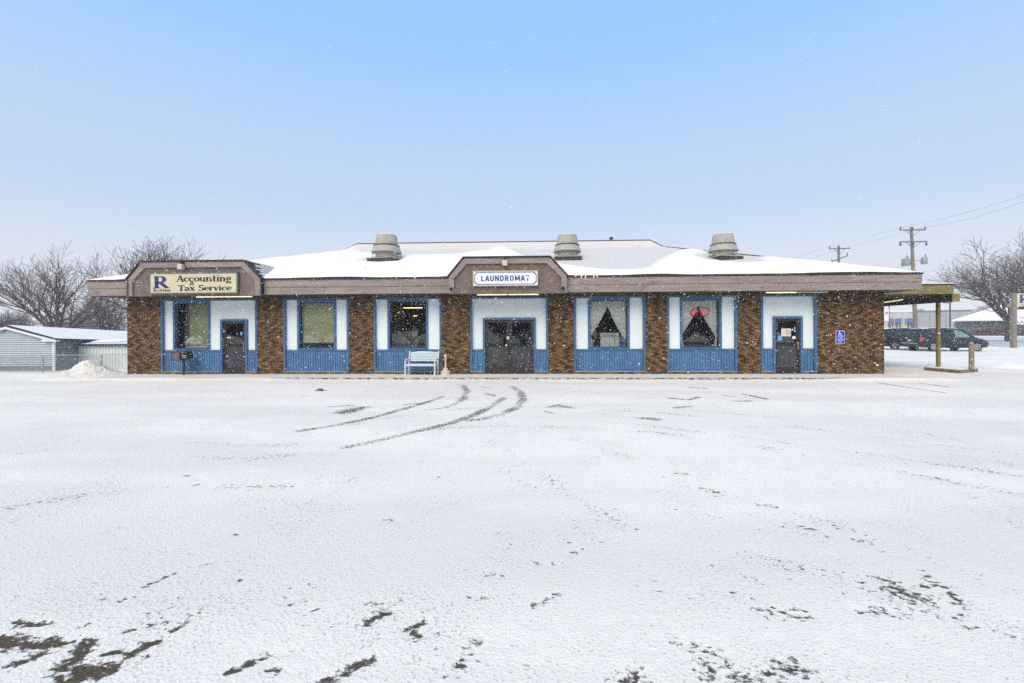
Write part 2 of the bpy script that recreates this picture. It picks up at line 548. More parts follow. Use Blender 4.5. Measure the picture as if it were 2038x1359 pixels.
# ------------------------------------------------------------------ ground sheet
def build_ground():
    def spread(vals_dense, far):
        lo, hi = vals_dense[0], vals_dense[-1]
        st = 0.25
        left, x = [], lo
        while x > -far:
            x -= st; st *= 1.25
            left.append(max(x, -far))
        st, right, x = 0.25, [], hi
        while x < far:
            x += st; st *= 1.25
            right.append(min(x, far))
        return np.array(left[::-1] + list(vals_dense) + right)
    xs = np.concatenate([np.arange(-25, -9, 0.09), np.arange(-9, 9, 0.045), np.arange(9, 25.01, 0.09)])
    ys, y, st = [], -16.2, 0.02
    while y < 0.2:
        ys.append(y)
        dep = y + CAM_D
        st = min(max(0.010 * dep, 0.02), 0.075)
        y += st
    while y < 9:
        ys.append(y); y += 0.3
    xs, ys = spread(xs, 600.0), spread(np.array(ys), 600.0)
    nx, ny = len(xs), len(ys)
    X, Y = np.meshgrid(xs, ys)
    bare = np.zeros_like(X)
    def stroke(pts, width, amt, soft=0.5, px=True):
        P = [onZ(a, b, 0.0) for a, b in pts] if px else [Vector((a, b, 0)) for a, b in pts]
        P = np.array([(p.x, p.y) for p in P])
        hw = width / 2
        lo, hi = P.min(0) - hw * 2 - .1, P.max(0) + hw * 2 + .1
        i0, i1 = np.searchsorted(xs, [lo[0], hi[0]])
        j0, j1 = np.searchsorted(ys, [lo[1], hi[1]])
        if i1 <= i0 or j1 <= j0: return
        gx, gy = X[j0:j1, i0:i1], Y[j0:j1, i0:i1]
        d = np.full(gx.shape, 1e9)
        if len(P) == 1: d = np.hypot(gx - P[0][0], gy - P[0][1])
        for a, b in zip(P[:-1], P[1:]):
            ab = b - a
            t = np.clip(((gx - a[0]) * ab[0] + (gy - a[1]) * ab[1]) / max(ab @ ab, 1e-9), 0, 1)
            d = np.minimum(d, np.hypot(gx - a[0] - t * ab[0], gy - a[1] - t * ab[1]))
        val = amt * np.clip((hw * (1 + soft) - d) / (hw * 2 * soft + 1e-6), 0, 1)
        sub = bare[j0:j1, i0:i1]
        np.maximum(sub, val, out=sub)
    # tyre tracks turning up to the door
    tr = [([(600, 856), (660, 847), (720, 836), (760, 826), (820, 809), (860, 796), (882, 788)], 0.24, .43),
          ([(922, 767), (930, 777), (924, 791), (908, 803), (884, 811), (850, 815)], 0.26, .41),
          ([(690, 889), (760, 875), (840, 856), (900, 841), (945, 825), (978, 808), (1003, 791)], 0.26, .42),
          ([(1020, 769), (1037, 780), (1042, 793), (1031, 808), (1005, 822), (965, 833), (935, 836)], 0.28, .40)]
    for p, wd, a in tr: stroke(p, wd, a * 1.1, 0.5)
    faint = [[(840, 857), (900, 851), (1000, 847), (1150, 850), (1300, 860), (1500, 886), (1750, 930), (2038, 985)],
             [(700, 845), (760, 834), (830, 822), (930, 812), (1000, 808), (1150, 812), (1300, 820), (1500, 838), (1750, 868), (2038, 905)],
             [(1100, 830), (1250, 842), (1400, 860), (1560, 880), (1750, 905), (2038, 948)],
             [(1000, 840), (1120, 870), (1240, 905), (1330, 940), (1480, 1010), (1600, 1060)],
             [(880, 862), (960, 905), (1040, 960), (1140, 1040), (1300, 1150)],
             [(960, 870), (1060, 930), (1170, 1005), (1330, 1090)],
             [(380, 880), (500, 885), (620, 884), (760, 880)], [(330, 905), (480, 915), (640, 898)],
             [(1180, 800), (1300, 808), (1460, 822), (1640, 842)], [(400, 970), (560, 968), (700, 955)],
             [(20, 1010), (160, 985), (320, 970), (400, 965)], [(1500, 1100), (1700, 1160), (1950, 1250)],
             [(1350, 960), (1550, 1010), (1800, 1090), (2038, 1180)]]
    for k, p in enumerate(faint): stroke(p, 0.24, 0.275 if k < 3 else (.18 if k < 6 else .235), 0.6)
    for p in ([(1745, 761), (1800, 769), (1880, 781)], [(1830, 762), (1890, 770)]): stroke(p, 0.10, .75, 0.4)
    # bare patches, as short ragged strokes: (points, width m, amount)
    spots = [([(682, 820), (700, 816), (722, 811)], .34, .62), ([(655, 809), (700, 806)], .10, .6), ([(805, 805), (830, 802)], .09, .6), ([(925, 795), (960, 797)], .06, .4),
             ([(968, 783), (985, 787)], .12, .62), ([(960, 769), (975, 772)], .1, .55), ([(1335, 792), (1370, 795), (1390, 790)], .16, .62), ([(1375, 771), (1405, 773)], .12, .55),
             ([(1345, 811), (1375, 808)], .14, .5), ([(1440, 787), (1460, 789)], .12, .6), ([(1465, 798), (1490, 798)], .14, .55), ([(1475, 783), (1525, 794)], .10, .55),
             ([(1280, 832), (1305, 834)], .22, .62), ([(1090, 810), (1110, 806), (1140, 812)], .12, .5), ([(1085, 818), (1100, 822)], .10, .5),
             ([(1345, 938), (1366, 942)], .07, .6), ([(1400, 970), (1420, 974), (1430, 980)], .09, .62), ([(1503, 1001), (1545, 1008)], .07, .62), ([(1590, 1045), (1625, 1055), (1650, 1068)], .05, .58),
             ([(1700, 1072), (1730, 1082)], .07, .66), ([(1735, 1073), (1762, 1076)], .03, .5), ([(1765, 1155), (1790, 1180), (1840, 1190)], .16, .46), ([(1835, 1140), (1865, 1160), (1885, 1170), (1920, 1200)], .12, .58), ([(1825, 1168), (1870, 1160)], .06, .55),
             ([(1520, 1222), (1560, 1220), (1605, 1226)], .12, .52), ([(1705, 1218), (1750, 1214), (1795, 1224)], .09, .50), ([(1355, 1278), (1400, 1290), (1435, 1310)], .13, .44), ([(1400, 1320), (1415, 1359)], .16, .48), ([(1460, 1345), (1520, 1345), (1580, 1325)], .12, .48),
             ([(1245, 1352), (1270, 1352)], .12, .66), ([(1060, 1115), (1080, 1127), (1115, 1118)], .035, .6), ([(1135, 1105), (1160, 1092)], .05, .48), ([(1065, 1205), (1120, 1175)], .06, .42), ([(905, 1335), (950, 1270)], .10, .44), ([(925, 1178), (938, 1172)], .02, .6),
             ([(720, 1240), (735, 1240)], .035, .8), ([(745, 1226), (770, 1216)], .06, .85), ([(840, 1235), (815, 1250), (830, 1265)], .045, .8), ([(455, 1336), (500, 1315), (537, 1297)], .055, .95), ([(540, 1330), (552, 1330)], .05, .85), ([(578, 1297), (592, 1293)], .03, .7), ([(645, 1355), (665, 1343)], .06, .85), ([(684, 1337), (720, 1315), (745, 1308)], .05, .9), ([(730, 1312), (742, 1312)], .05, .8),
             ([(290, 1166), (320, 1150), (348, 1138)], .03, .9), ([(370, 1129), (390, 1125)], .025, .8), ([(405, 1120), (428, 1119)], .022, .85), ([(238, 1196), (263, 1187)], .02, .85), ([(200, 1193), (212, 1190)], .02, .7), ([(475, 1154), (478, 1152)], .05, .7), ([(468, 1134), (476, 1134)], .025, .6), ([(158, 1247), (178, 1240)], .02, .8), ([(340, 1253), (365, 1240)], .035, .8), ([(253, 1308), (275, 1290), (312, 1273)], .055, .95), ([(213, 1300), (240, 1295)], .04, .85), ([(240, 1257), (258, 1255)], .02, .7), ([(280, 1250), (290, 1245)], .03, .5), ([(340, 1190), (355, 1188)], .02, .5), ([(306, 1214), (318, 1212)], .02, .5),
             ([(30, 1235), (60, 1243), (110, 1238)], .03, .95), ([(0, 1272), (40, 1283), (95, 1280)], .10, .98), ([(20, 1325), (60, 1308), (95, 1290)], .07, .95), ([(135, 1277), (150, 1272)], .05, .9), ([(170, 1280), (150, 1305), (125, 1325)], .08, .98), ([(150, 1330), (190, 1335), (215, 1328)], .09, .98), ([(130, 1357), (165, 1345)], .09, .98), ([(0, 1235), (12, 1232)], .02, .8), ([(190, 1275), (172, 1290)], .05, .85),
             ([(390, 965), (396, 962)], .05, .9), ([(370, 947), (378, 945)], .05, .9), ([(385, 958), (400, 953)], .04, .7), ([(305, 967), (338, 968)], .03, .85), ([(122, 974), (134, 972)], .025, .8), ([(465, 1062), (474, 1061)], .025, .8), ([(498, 967), (520, 967)], .03, .6), ([(555, 966), (580, 968)], .03, .55), ([(632, 953), (640, 952)], .03, .6), ([(632, 777), (642, 777)], .16, .98), ([(604, 786), (610, 786)], .08, .6), ([(20, 1192), (55, 1178)], .012, .5),
             ([(700, 985), (720, 984)], .02, .45)]
    for p, wd, a in spots:
        far = p[0][1] < 930
        stroke(p, wd * (1.5 if far else 1.35), (.50 if far else .40) + (a - .4) * .54, 0.9)
    r2 = random.Random(5)
    for _ in range(420):
        x, y = r2.uniform(0, 2038), 790 + 560 * r2.random() ** 1.3
        L = r2.uniform(8, 40) * (0.4 + (y - 780) / 500)
        s = (x - 1000) / 1000 * .45 * (1 if x > 1000 else 1)
        stroke([(x, y), (x + L * .5, y + L * .5 * s + r2.uniform(-3, 3)), (x + L, y + L * s)], r2.uniform(.03, .14), r2.uniform(.10, .30), .8)
    Z = np.zeros_like(X)
    sm = lambda t: np.clip(t, 0, 1) ** 2 * (3 - 2 * np.clip(t, 0, 1))
    Z += -0.012 * np.clip(bare, 0, 1)
    # gentle relief of the dusting
    Z += 0.006 * np.sin(X * 0.9 + 0.5 * np.sin(Y * 1.3)) * np.sin(Y * 0.7 + 0.4 * X) * (np.abs(Y) < 30)
    # lower yard beyond the left edge of the lot
    sm = lambda t: np.clip(t, 0, 1) ** 2 * (3 - 2 * np.clip(t, 0, 1))
    Z += -0.45 * sm((-17.2 - X) / 1.2) * sm((Y - 1.0) / 2.2)
    Z += 0.06 * np.exp(-((Y - 0.8) / .5) ** 2) * sm((-17.6 - X) / 1.5)      # ploughed lip along that edge
    Z += 0.035 * np.exp(-((Y + 1.62) / .22) ** 2) * (X < 14.4) * (0.7 + .3 * np.sin(X * 1.7)) * (X > -17.5)
    Z += 0.06 * np.exp(-((Y + 1.46) / .24) ** 2) * (sm((-7.0 - X) / 3.0) * (X > -18.5) + sm((X - 9.0) / 2.5) * sm((15.5 - X) / 1.5))
    idx = np.arange(nx * ny).reshape(ny, nx)
    q = np.stack([idx[:-1, :-1], idx[:-1, 1:], idx[1:, 1:], idx[1:, :-1]], -1).reshape(-1, 4)
    me = bpy.data.meshes.new('snowy_ground')
    me.vertices.add(nx * ny)
    me.vertices.foreach_set('co', np.stack([X, Y, Z], -1).ravel().astype(np.float32))
    me.loops.add(q.size)
    me.loops.foreach_set('vertex_index', q.ravel().astype(np.int32))
    me.polygons.add(len(q))
    me.polygons.foreach_set('loop_start', np.arange(0, q.size, 4, dtype=np.int32))
    me.polygons.foreach_set('use_smooth', np.ones(len(q), dtype=bool))
    me.update(calc_edges=True)
    a = me.attributes.new('bare', 'FLOAT', 'POINT')
    a.data.foreach_set('value', bare.ravel().astype(np.float32))
    me.materials.append(M['ground'])
    o = obj('ground', me, None)
    tag(o, 'snow dusted asphalt parking lot with curved tyre tracks and bare patches', kind='structure')
build_ground()

# pavement strip along the shop front
SW_Y, SW_Z = -1.35, 0.06
sw = MB().box(-16.36, 13.36, SW_Y, 0.35, -0.1, SW_Z)
so = obj('pavement', sw, 'kerb')
tag(so, 'snowy concrete pavement along the shop front', kind='structure')
ss = MB()
n = 120
for i in range(n + 1):
    x = -16.36 + 29.72 * i / n
    e = SW_Y - 0.01 + 0.03 * math.sin(i * 1.9) * math.sin(i * .37)
    ss.v += [(x, e, SW_Z + 0.006), (x, -0.6, SW_Z + 0.016), (x, 0.30, SW_Z + 0.008)]
for i in range(n):
    for k in range(2):
        ss.f.append((i * 3 + k, i * 3 + 3 + k, i * 3 + 4 + k, i * 3 + 1 + k))
obj('snow_cover', ss, mat('pavement_snow', (0.70, 0.67, 0.64), .9, .06, 3, .4, 30, col2=(.5, .48, .46), c2lo=.62, c2hi=.8), so, smooth=True)

# slushy street beyond the lot on the right
rd = MB().add([(-200, 30.0, 0.02), (300, 30.0, 0.02), (300, 52.0, 0.02), (-200, 52.0, 0.02)], [(0, 1, 2, 3)])
tag(obj('street', rd, mat('slush', (0.34, 0.32, 0.30), .8, .2, .6, .3, 8, col2=(.72, .72, .73), c2lo=.45, c2hi=.6, stretch=(.2, 1, 1))), 'slushy grey street beyond the parked vans', kind='structure')

# ------------------------------------------------------------------ lettering
def sans(text, height=None, width=None, bold=0.0, shear=0.0, space=1.0):
    """flat sans lettering in the x,z plane; returns an MB centred on its own middle"""
    cu = bpy.data.curves.new('lettering', 'FONT')
    cu.body = text
    cu.offset = bold
    cu.shear = shear
    cu.space_character = space
    cu.resolution_u = 3
    ob = bpy.data.objects.new('lettering', cu)
    COL.objects.link(ob)
    bpy.context.view_layer.update()
    me = bpy.data.meshes.new_from_object(ob.evaluated_get(bpy.context.evaluated_depsgraph_get()))
    vs = np.array([v.co[:] for v in me.vertices])
    fs = [tuple(p.vertices) for p in me.polygons]
    bpy.data.objects.remove(ob)
    bpy.data.curves.remove(cu)
    bpy.data.meshes.remove(me)
    lo, hi = vs.min(0), vs.max(0)
    vs -= (lo + hi) / 2
    sz = height / (hi - lo)[1] if height else width / (hi - lo)[0]
    sx = width / (hi - lo)[0] if width else sz
    m = MB()
    m.add([(v[0] * sx, 0.0, v[1] * sz) for v in vs], fs)
    return m

TK, TN = 0.23, 0.095
def L_(x0, y0, x1, y1, w=TK): return ('l', x0, y0, x1, y1, w)
def S_(x, y, h=0.15): return ('l', x - h, y, x + h, y, 0.075)
def A_(cx, cy, rx, ry, a0, a1): return ('a', cx, cy, rx, ry, a0, a1)
def O_(x, y, r=0.085): return ('d', x, y, r)
SERIF = {
 'A': (.88, [L_(.10, .0, .42, .98, TN), L_(.42, .98, .76, 0), L_(.2, .33, .62, .33, TN), S_(.11, .03), S_(.74, .03, .17)]),
 'T': (.80, [L_(.39, 0, .39, 1), L_(.02, .95, .76, .95, .1), L_(.04, .95, .04, .72, .08), L_(.74, .95, .74, .72, .08), S_(.39, .03, .2)]),
 'S': (.70, [A_(.33, .74, .22, .21, 25, 270), A_(.33, .27, .25, .24, 90, -155), L_(.55, .98, .55, .74, .07), L_(.08, .02, .08, .26, .07)]),
 'R': (.88, [L_(.17, 0, .17, 1, .23), S_(.17, .03, .2), L_(.02, .97, .34, .97, TN), L_(.17, .5, .36, .5, TN), A_(.36, .735, .24, .235, 90, -90), L_(.34, .5, .74, .05, .22), S_(.76, .03, .13)]),
 'c': (.60, [A_(.31, .34, .22, .28, 45, 315), O_(.47, .5)]),
 'o': (.68, [A_(.33, .34, .24, .29, 0, 360)]),
 'u': (.74, [L_(.14, .66, .14, .2), A_(.32, .22, .18, .16, 180, 360), L_(.54, .66, .54, 0), S_(.08, .64, .08), S_(.48, .64, .08), S_(.6, .03, .1)]),
 'n': (.76, [L_(.15, 0, .15, .66), A_(.35, .42, .19, .2, 180, 0), L_(.55, .42, .55, 0), S_(.15, .03), S_(.56, .03), S_(.08, .64, .08)]),
 't': (.48, [L_(.2, .9, .2, .14), L_(.02, .63, .4, .63, TN), A_(.31, .13, .1, .1, 180, 330)]),
 'i': (.38, [L_(.18, 0, .18, .66), O_(.18, .87, .1), S_(.18, .03), S_(.11, .64, .08)]),
 'g': (.64, [A_(.28, .42, .18, .21, 0, 360), A_(.3, -.14, .23, .12, 0, 360), L_(.16, .2, .14, .02, .1), L_(.44, .58, .58, .62, .09)]),
 'a': (.66, [A_(.29, .44, .19, .19, 165, 0), L_(.48, .44, .48, .04), A_(.27, .18, .17, .15, 0, 360), S_(.54, .03, .09)]),
 'x': (.64, [L_(.1, .64, .5, .02), L_(.5, .64, .1, .02, TN), S_(.12, .63, .12), S_(.5, .63, .1), S_(.12, .03, .1), S_(.5, .03, .12)]),
 'e': (.62, [A_(.31, .34, .23, .28, 0, 318), L_(.1, .36, .54, .36, TN)]),
 'r': (.54, [L_(.15, 0, .15, .66), A_(.31, .42, .15, .19, 170, 60), O_(.42, .55), S_(.15, .03), S_(.08, .64, .08)]),
 'v': (.62, [L_(.12, .64, .32, .02), L_(.52, .64, .32, .02, TN), S_(.12, .63, .12), S_(.5, .63, .1)]),
 '&': (.80, [A_(.33, .76, .16, .19, 0, 360), A_(.29, .26, .22, .23, 20, 330), L_(.22, .66, .68, .04, .15), L_(.5, .2, .66, .46, TN)]),
 ' ': (.42, [])}
def serif(text, height, width=None, tight=1.0):
    m = MB()
    x = 0.0
    k = 0
    for ch in text:
        adv, els_ = SERIF[ch]
        for e in els_:
            k += 1
            y = -0.0002 * (k % 9)
            if e[0] == 'l':
                _, x0, y0, x1, y1, wd = e
                d = Vector((x1 - x0, y1 - y0)).normalized()
                nn = Vector((-d.y, d.x)) * wd / 2
                m.add([(x + x0 - nn.x, y, y0 - nn.y), (x + x1 - nn.x, y, y1 - nn.y), (x + x1 + nn.x, y, y1 + nn.y), (x + x0 + nn.x, y, y0 + nn.y)], [(0, 1, 2, 3)])
            elif e[0] == 'a':
                _, cx, cy, rx, ry, a0, a1 = e
                N = 14
                vs = []
                for i in range(N + 1):
                    t = RAD(a0 + (a1 - a0) * i / N)
                    wd = (TN + (TK - TN) * abs(math.cos(t))) / 2
                    for s_ in (-1, 1):
                        vs.append((x + cx + (rx + s_ * wd) * math.cos(t), y, cy + (ry + s_ * wd * .8) * math.sin(t)))
                m.add(vs, [(2 * i, 2 * i + 2, 2 * i + 3, 2 * i + 1) for i in range(N)])
            else:
                _, cx, cy, r = e
                m.add([(x + cx + r * math.cos(i * math.pi / 4), y, cy + r * math.sin(i * math.pi / 4)) for i in range(8)], [tuple(range(8))])
        x += adv * tight
    sx = (width / x) if width else height
    m.v = [((a - x / 2) * sx, b, c * height) for a, b, c in m.v]
    return m

BLOCK = {
 'L': (.58, [[(.1, 1), (.1, 0)], [(.1, .09), (.5, .09)]]),
 'A': (.66, [[(.04, 0), (.31, 1)], [(.31, 1), (.58, 0)], [(.14, .28), (.48, .28)]]),
 'U': (.68, [[(.1, 1), (.1, .28)], [(.1, .28), (.2, .09), (.42, .09), (.52, .28)], [(.52, .28), (.52, 1)]]),
 'N': (.70, [[(.1, 0), (.1, 1)], [(.1, .97), (.54, .03)], [(.54, 0), (.54, 1)]]),
 'D': (.68, [[(.1, 0), (.1, 1)], [(.1, .91), (.34, .91), (.52, .72), (.52, .28), (.34, .09), (.1, .09)]]),
 'R': (.68, [[(.1, 0), (.1, 1)], [(.1, .91), (.4, .91), (.51, .8), (.51, .62), (.4, .5), (.1, .5)], [(.3, .5), (.54, 0)]]),
 'O': (.72, [[(.33, .91), (.15, .8), (.1, .5), (.15, .2), (.33, .09), (.51, .2), (.56, .5), (.51, .8), (.33, .91)]]),
 'M': (.86, [[(.1, 0), (.1, 1)], [(.1, .97), (.4, .2)], [(.4, .2), (.7, .97)], [(.7, 0), (.7, 1)]]),
 'T': (.62, [[(.02, .91), (.58, .91)], [(.3, .9), (.3, 0)]])}
def block(text, height, width, wd=.19):
    m, x, k = MB(), 0.0, 0
    for ch in text:
        adv, lines = BLOCK[ch]
        for ln in lines:
            for (x0, y0), (x1, y1) in zip(ln[:-1], ln[1:]):
                k += 1
                d = Vector((x1 - x0, y1 - y0)).normalized()
                nn = Vector((-d.y, d.x)) * wd / 2
                e = d * (.04 if len(ln) > 2 else 0)
                y = -.0002 * (k % 9)
                m.add([(x + x0 - nn.x - e.x, y, y0 - nn.y - e.y), (x + x1 - nn.x + e.x, y, y1 - nn.y + e.y), (x + x1 + nn.x + e.x, y, y1 + nn.y + e.y), (x + x0 + nn.x - e.x, y, y0 + nn.y - e.y)], [(0, 1, 2, 3)])
        x += adv + .1
    m.v = [((a - x / 2 + .04) * width / x, b, (c - .5) * height) for a, b, c in m.v]
    return m

def place(mb, x, y, z):
    return mb.shift((x, y, z))

# ------------------------------------------------------------------ the laundromat building
WL, WR = -16.34, 13.32
WB = 13.7                                   # back wall
BASE, BT, BB = SW_Z, 3.09, 0.16             # pavement level, bay top, bay bottom
EZ0, EZ1 = 3.18, 3.76                       # fascia bottom and top
EY = -0.84
EXL, EXR = -17.15, 14.02
B = thing('laundromat_building', 'long single storey brown brick laundromat with blue window bays and snowy hip roof', 'building', (0, 0, 0))

bays = [(320, 512), (564, 694.2), (743.6, 879), (935.8, 1091.2), (1142.3, 1284.6), (1327.6, 1467.7), (1514.5, 1626.4)]
bx = [(WX(a), WX(b)) for a, b in bays]
piers = [(WL, bx[0][0])] + [(bx[i][1], bx[i + 1][0]) for i in range(6)] + [(bx[6][1], WR)]

BL, BH, MO = 0.205, 0.058, 0.010
brick_meshes = []
def brick_box(mb, vals, x0, x1, z0, z1, bv, yf):
    j = 0.0025
    d = lambda: rng.uniform(-j, j)
    mb.add([(x0 + d(), yf + d(), z0), (x1 + d(), yf + d(), z0 + d()), (x1 + d(), yf + d(), z1), (x0 + d(), yf + d(), z1 + d()),
            (x0, .03, z0), (x1, .03, z0), (x1, .03, z1), (x0, .03, z1)],
           [(0, 1, 2, 3), (0, 4, 5, 1), (1, 5, 6, 2), (2, 6, 7, 3), (3, 7, 4, 0)])
    vals += [bv] * 8
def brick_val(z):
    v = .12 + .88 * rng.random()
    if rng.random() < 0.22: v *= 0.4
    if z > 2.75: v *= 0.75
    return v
def bv_attr(me, vals):
    a = me.attributes.new('bv', 'FLOAT', 'POINT')
    a.data.foreach_set('value', np.array(vals, dtype=np.float32))
for k in range(14):
    mb, vals = MB(), []
    brick_box(mb, vals, 0, BL, 0, BH, (k + .5) / 14, rng.uniform(-0.003, 0.003))
    me = mesh_of('brick', mb, 'brick')
    bv_attr(me, vals)
    brick_meshes.append(me)

def lay_bricks(parent, x0, x1, z0, z1, singles=0):
    mb, vals = MB(), []
    z, row, made, last = z0 + 0.004, 0, 0, .5
    while z + BH < z1 + 0.01:
        x = x0 - (BL + MO) * (0.5 if row % 2 else 0.0)
        while x < x1 - 0.02:
            a, b = max(x, x0 + .002), min(x + BL, x1 - .002)
            if b - a > 0.03:
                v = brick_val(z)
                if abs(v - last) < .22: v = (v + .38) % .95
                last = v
                if made < singles and b - a > BL - 0.001 and 0.9 < z < 2.45:
                    o = bpy.data.objects.new('brick', brick_meshes[min(13, int(v * 14))])
                    COL.objects.link(o)
                    o.parent = parent
                    o.location = (a, 0, z)
                    made += 1
                else:
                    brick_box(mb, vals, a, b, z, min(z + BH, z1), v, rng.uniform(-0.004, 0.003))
            x += BL + MO
        z += BH + MO
        row += 1
    me = mesh_of('brickwork', mb, 'brick')
    bv_attr(me, vals)
    o = bpy.data.objects.new('brickwork', me)
    COL.objects.link(o)
    o.parent = parent
    o['kind'] = 'stuff'
for i, (a, b) in enumerate(piers):
    p = obj('brick_pier', MB().box(a, b, 0.012, 0.30, BASE - .05, 3.30), 'mortar', B)
    lay_bricks(p, a, b, BASE, 3.17, 300 if i == 7 else 0)
for a, b in bx:                              # header and sill strip of each bay
    obj('bay_header', MB().box(a, b, 0.02, 0.30, BT, 3.30), 'soffit', B)
for i, (a, b) in enumerate(bx):
    cuts = [(a, b)]
    if i == 0: cuts = [(a, WX(437.2)), (WX(490.8), b)]
    if i == 3: cuts = [(a, WX(960.8)), (WX(1066.4), b)]
    if i == 6: cuts = [(a, WX(1540)), (WX(1599), b)]
    for c, d in cuts:
        p = obj('brick_plinth', MB().box(c, d, 0.012, 0.30, BASE - .05, BB - .012), 'mortar', B)
        lay_bricks(p, c, d, BASE, BB - .014)
        obj('ledge', MB().box(c, d, -0.02, 0.2, BB - .012, BB), 'cream', p)
obj('side_wall', MB().box(WL, WL + .3, .302, WB, BASE - .05, 3.3), 'mortar', B)
obj('side_wall', MB().box(WR - .3, WR, .302, WB, BASE - .05, 3.3), 'mortar', B)
obj('back_wall', MB().box(WL + .31, WR - .31, WB - .3, WB, BASE - .05, 3.3), 'mortar', B)
obj('interior_floor', MB().box(WL + .31, WR - .31, .31, WB - .31, 0.02, 0.07), mat('interior_floor', (.16, .14, .11), .5, .2, 1), B)
obj('interior_ceiling', MB().box(WL + .31, WR - .31, .31, WB - .31, 3.15, 3.2), 'inside', B)
obj('interior_back_wall', MB().box(WL + .31, WR - .31, 10.0, 10.1, .08, 3.14), 'inside', B)
for px in (535, 718):
    x = WX(px)
    obj('interior_partition', MB().box(x - .05, x + .05, .32, 9.98, .08, 3.14), 'inside', B)

PY = 0.10                                    # plane of the pale panels
def wainscot(a, b):
    mb, x = MB(), a
    vs = []
    while x < b - 1e-4:
        e = min(x + 0.1, b)
        g = 0.02
        vs += [(x, PY - .03), (e - g, PY - .03), (e - g + .002, PY + .002), (e - .002, PY + .002)]
        x = e
    n = len(vs)
    mb.v = [(q, y, 0.962) for q, y in vs] + [(q, y, BB + .001) for q, y in vs]
    mb.f = [(i, i + n, i + n + 1, i + 1) for i in range(n - 1)]
    obj('wainscot', mb, 'blue_w', B)
def panel(x0, x1, z0, z1):
    obj('pale_panel', MB().box(x0, x1, PY, PY + .02, z0, z1), 'pale', B)
def trim(x0, x1, z0, z1, y0=-0.012, y1=PY + .03):
    return obj('trim_board', MB().box(x0, x1, y0, y1, z0, z1), 'blue', B, bevel=0.004)

PZ0, PZ1 = 1.035, 3.02
def bay_common(i, segs):
    a, b = bx[i]
    tw = 0.085
    trim(a, a + tw, BB, BT)
    trim(b - tw, b, BB, BT)
    trim(a + tw + .001, b - tw - .001, PZ1, BT - .002, -0.010)
    for c, d in segs:                        # rail and boarding below
        c, d = max(c, a + tw + .001), min(d, b - tw - .001)
        trim(c, d, 0.963, PZ0 - .002, PY - .05, PY + .03)
        wainscot(c, d)
    return a + tw, b - tw

def window(i, pf0, pf1, pg0, pg1):
    """window surround between px pf0..pf1 (front plane), pane between pg0..pg1 (recessed)"""
    YF, YG = 0.055, 0.22
    x0, x1 = WX(pf0, YF), WX(pf1, YF)
    z0, z1 = PZ0 - .001, PZ1 - .001
    g0, g1 = x0 + 0.085, x1 - 0.085
    gz0, gz1 = 1.09, 2.93
    fr = MB()
    fr.box(x0, g0, YF, YG + .03, z0, z1)
    fr.box(g1, x1, YF, YG + .03, z0, z1)
    fr.box(g0, g1, YF, YG + .03, gz1, z1)
    wn = obj('window', fr, 'blue', B)
    obj('sill', MB().box(g0 + .001, g1 - .001, YF - .03, YG + .03, z0, gz0), 'blue', wn)
    obj('frame', MB().box(g0, g0 + .025, YG - .02, YG + .02, gz0, gz1).box(g1 - .025, g1, YG - .02, YG + .02, gz0, gz1).box(g0 + .025, g1 - .025, YG - .02, YG + .02, gz1 - .025, gz1).box(g0 + .025, g1 - .025, YG - .02, YG + .02, gz0, gz0 + .025), 'dark_metal', wn)
    obj('pane', MB().box(g0 + .025, g1 - .025, YG - .004, YG + .004, gz0 + .025, gz1 - .025), 'glass', wn)
    return x0, x1, g0, g1, gz0, gz1

WINS = {}
for i, f0, f1, in ((0, 344, 417.6), (1, 591.3, 668.8), (2, 771.2, 851.9), (4, 1170.5, 1253.5), (5, 1354, 1436.9)):
    if i == 0:
        a, b = bx[0]
        L, R = bay_common(0, [(a, WX(437.2)), (WX(490.8), b)])
    else:
        L, R = bay_common(i, [bx[i]])
    x0, x1, g0, g1, gz0, gz1 = window(i, f0, f1, 0, 0)
    WINS[i] = (g0, g1, gz0, gz1)
    panel(L, x0 - .002, PZ0, PZ1)
    if i != 0:
        panel(x1 + .002, R, PZ0, PZ1)
    else:
        d0, d1 = WX(437.2), WX(490.8)
        panel(x1 + .002, d0, PZ0, PZ1)
        panel(d1, R, PZ0, PZ1)
        panel(d0 + .001, d1 - .001, 2.27, PZ1)

def door(pd0, pd1, leaves, glass='glass_dark', kick=None):
    """blue door surround with aluminium glazed leaves"""
    x0, x1 = WX(pd0), WX(pd1)
    zt = 2.265
    tw = 0.085
    trim(x0, x0 + tw, BASE + .002, zt, 0.02, .2)
    trim(x1 - tw, x1, BASE + .002, zt, 0.02, .2)
    trim(x0 + tw + .001, x1 - tw - .001, zt - tw, zt, 0.022, .2)
    a, b = x0 + tw + .002, x1 - tw - .002
    top = zt - tw - .002
    out = []
    wl = (b - a) / leaves
    for k in range(leaves):
        l, r = a + k * wl + .003, a + (k + 1) * wl - .003
        st = 0.11
        y0, y1 = 0.10, 0.145
        dm = MB().box(l, l + st, y0, y1, BASE + .02, top).box(r - st, r, y0, y1, BASE + .02, top)
        dm.box(l + st, r - st, y0, y1, top - .10, top).box(l + st, r - st, y0, y1, BASE + .02, BASE + .26)
        d = obj('door', dm, 'dark_metal', B)
        obj('pane', MB().box(l + st, r - st, .118, .126, BASE + .26, top - .10), glass, d)
        out.append((d, l, r, st))
    obj('threshold', MB().box(a, b, .05, .2, BASE - .02, BASE + .018), 'dark_metal', B)
    return out

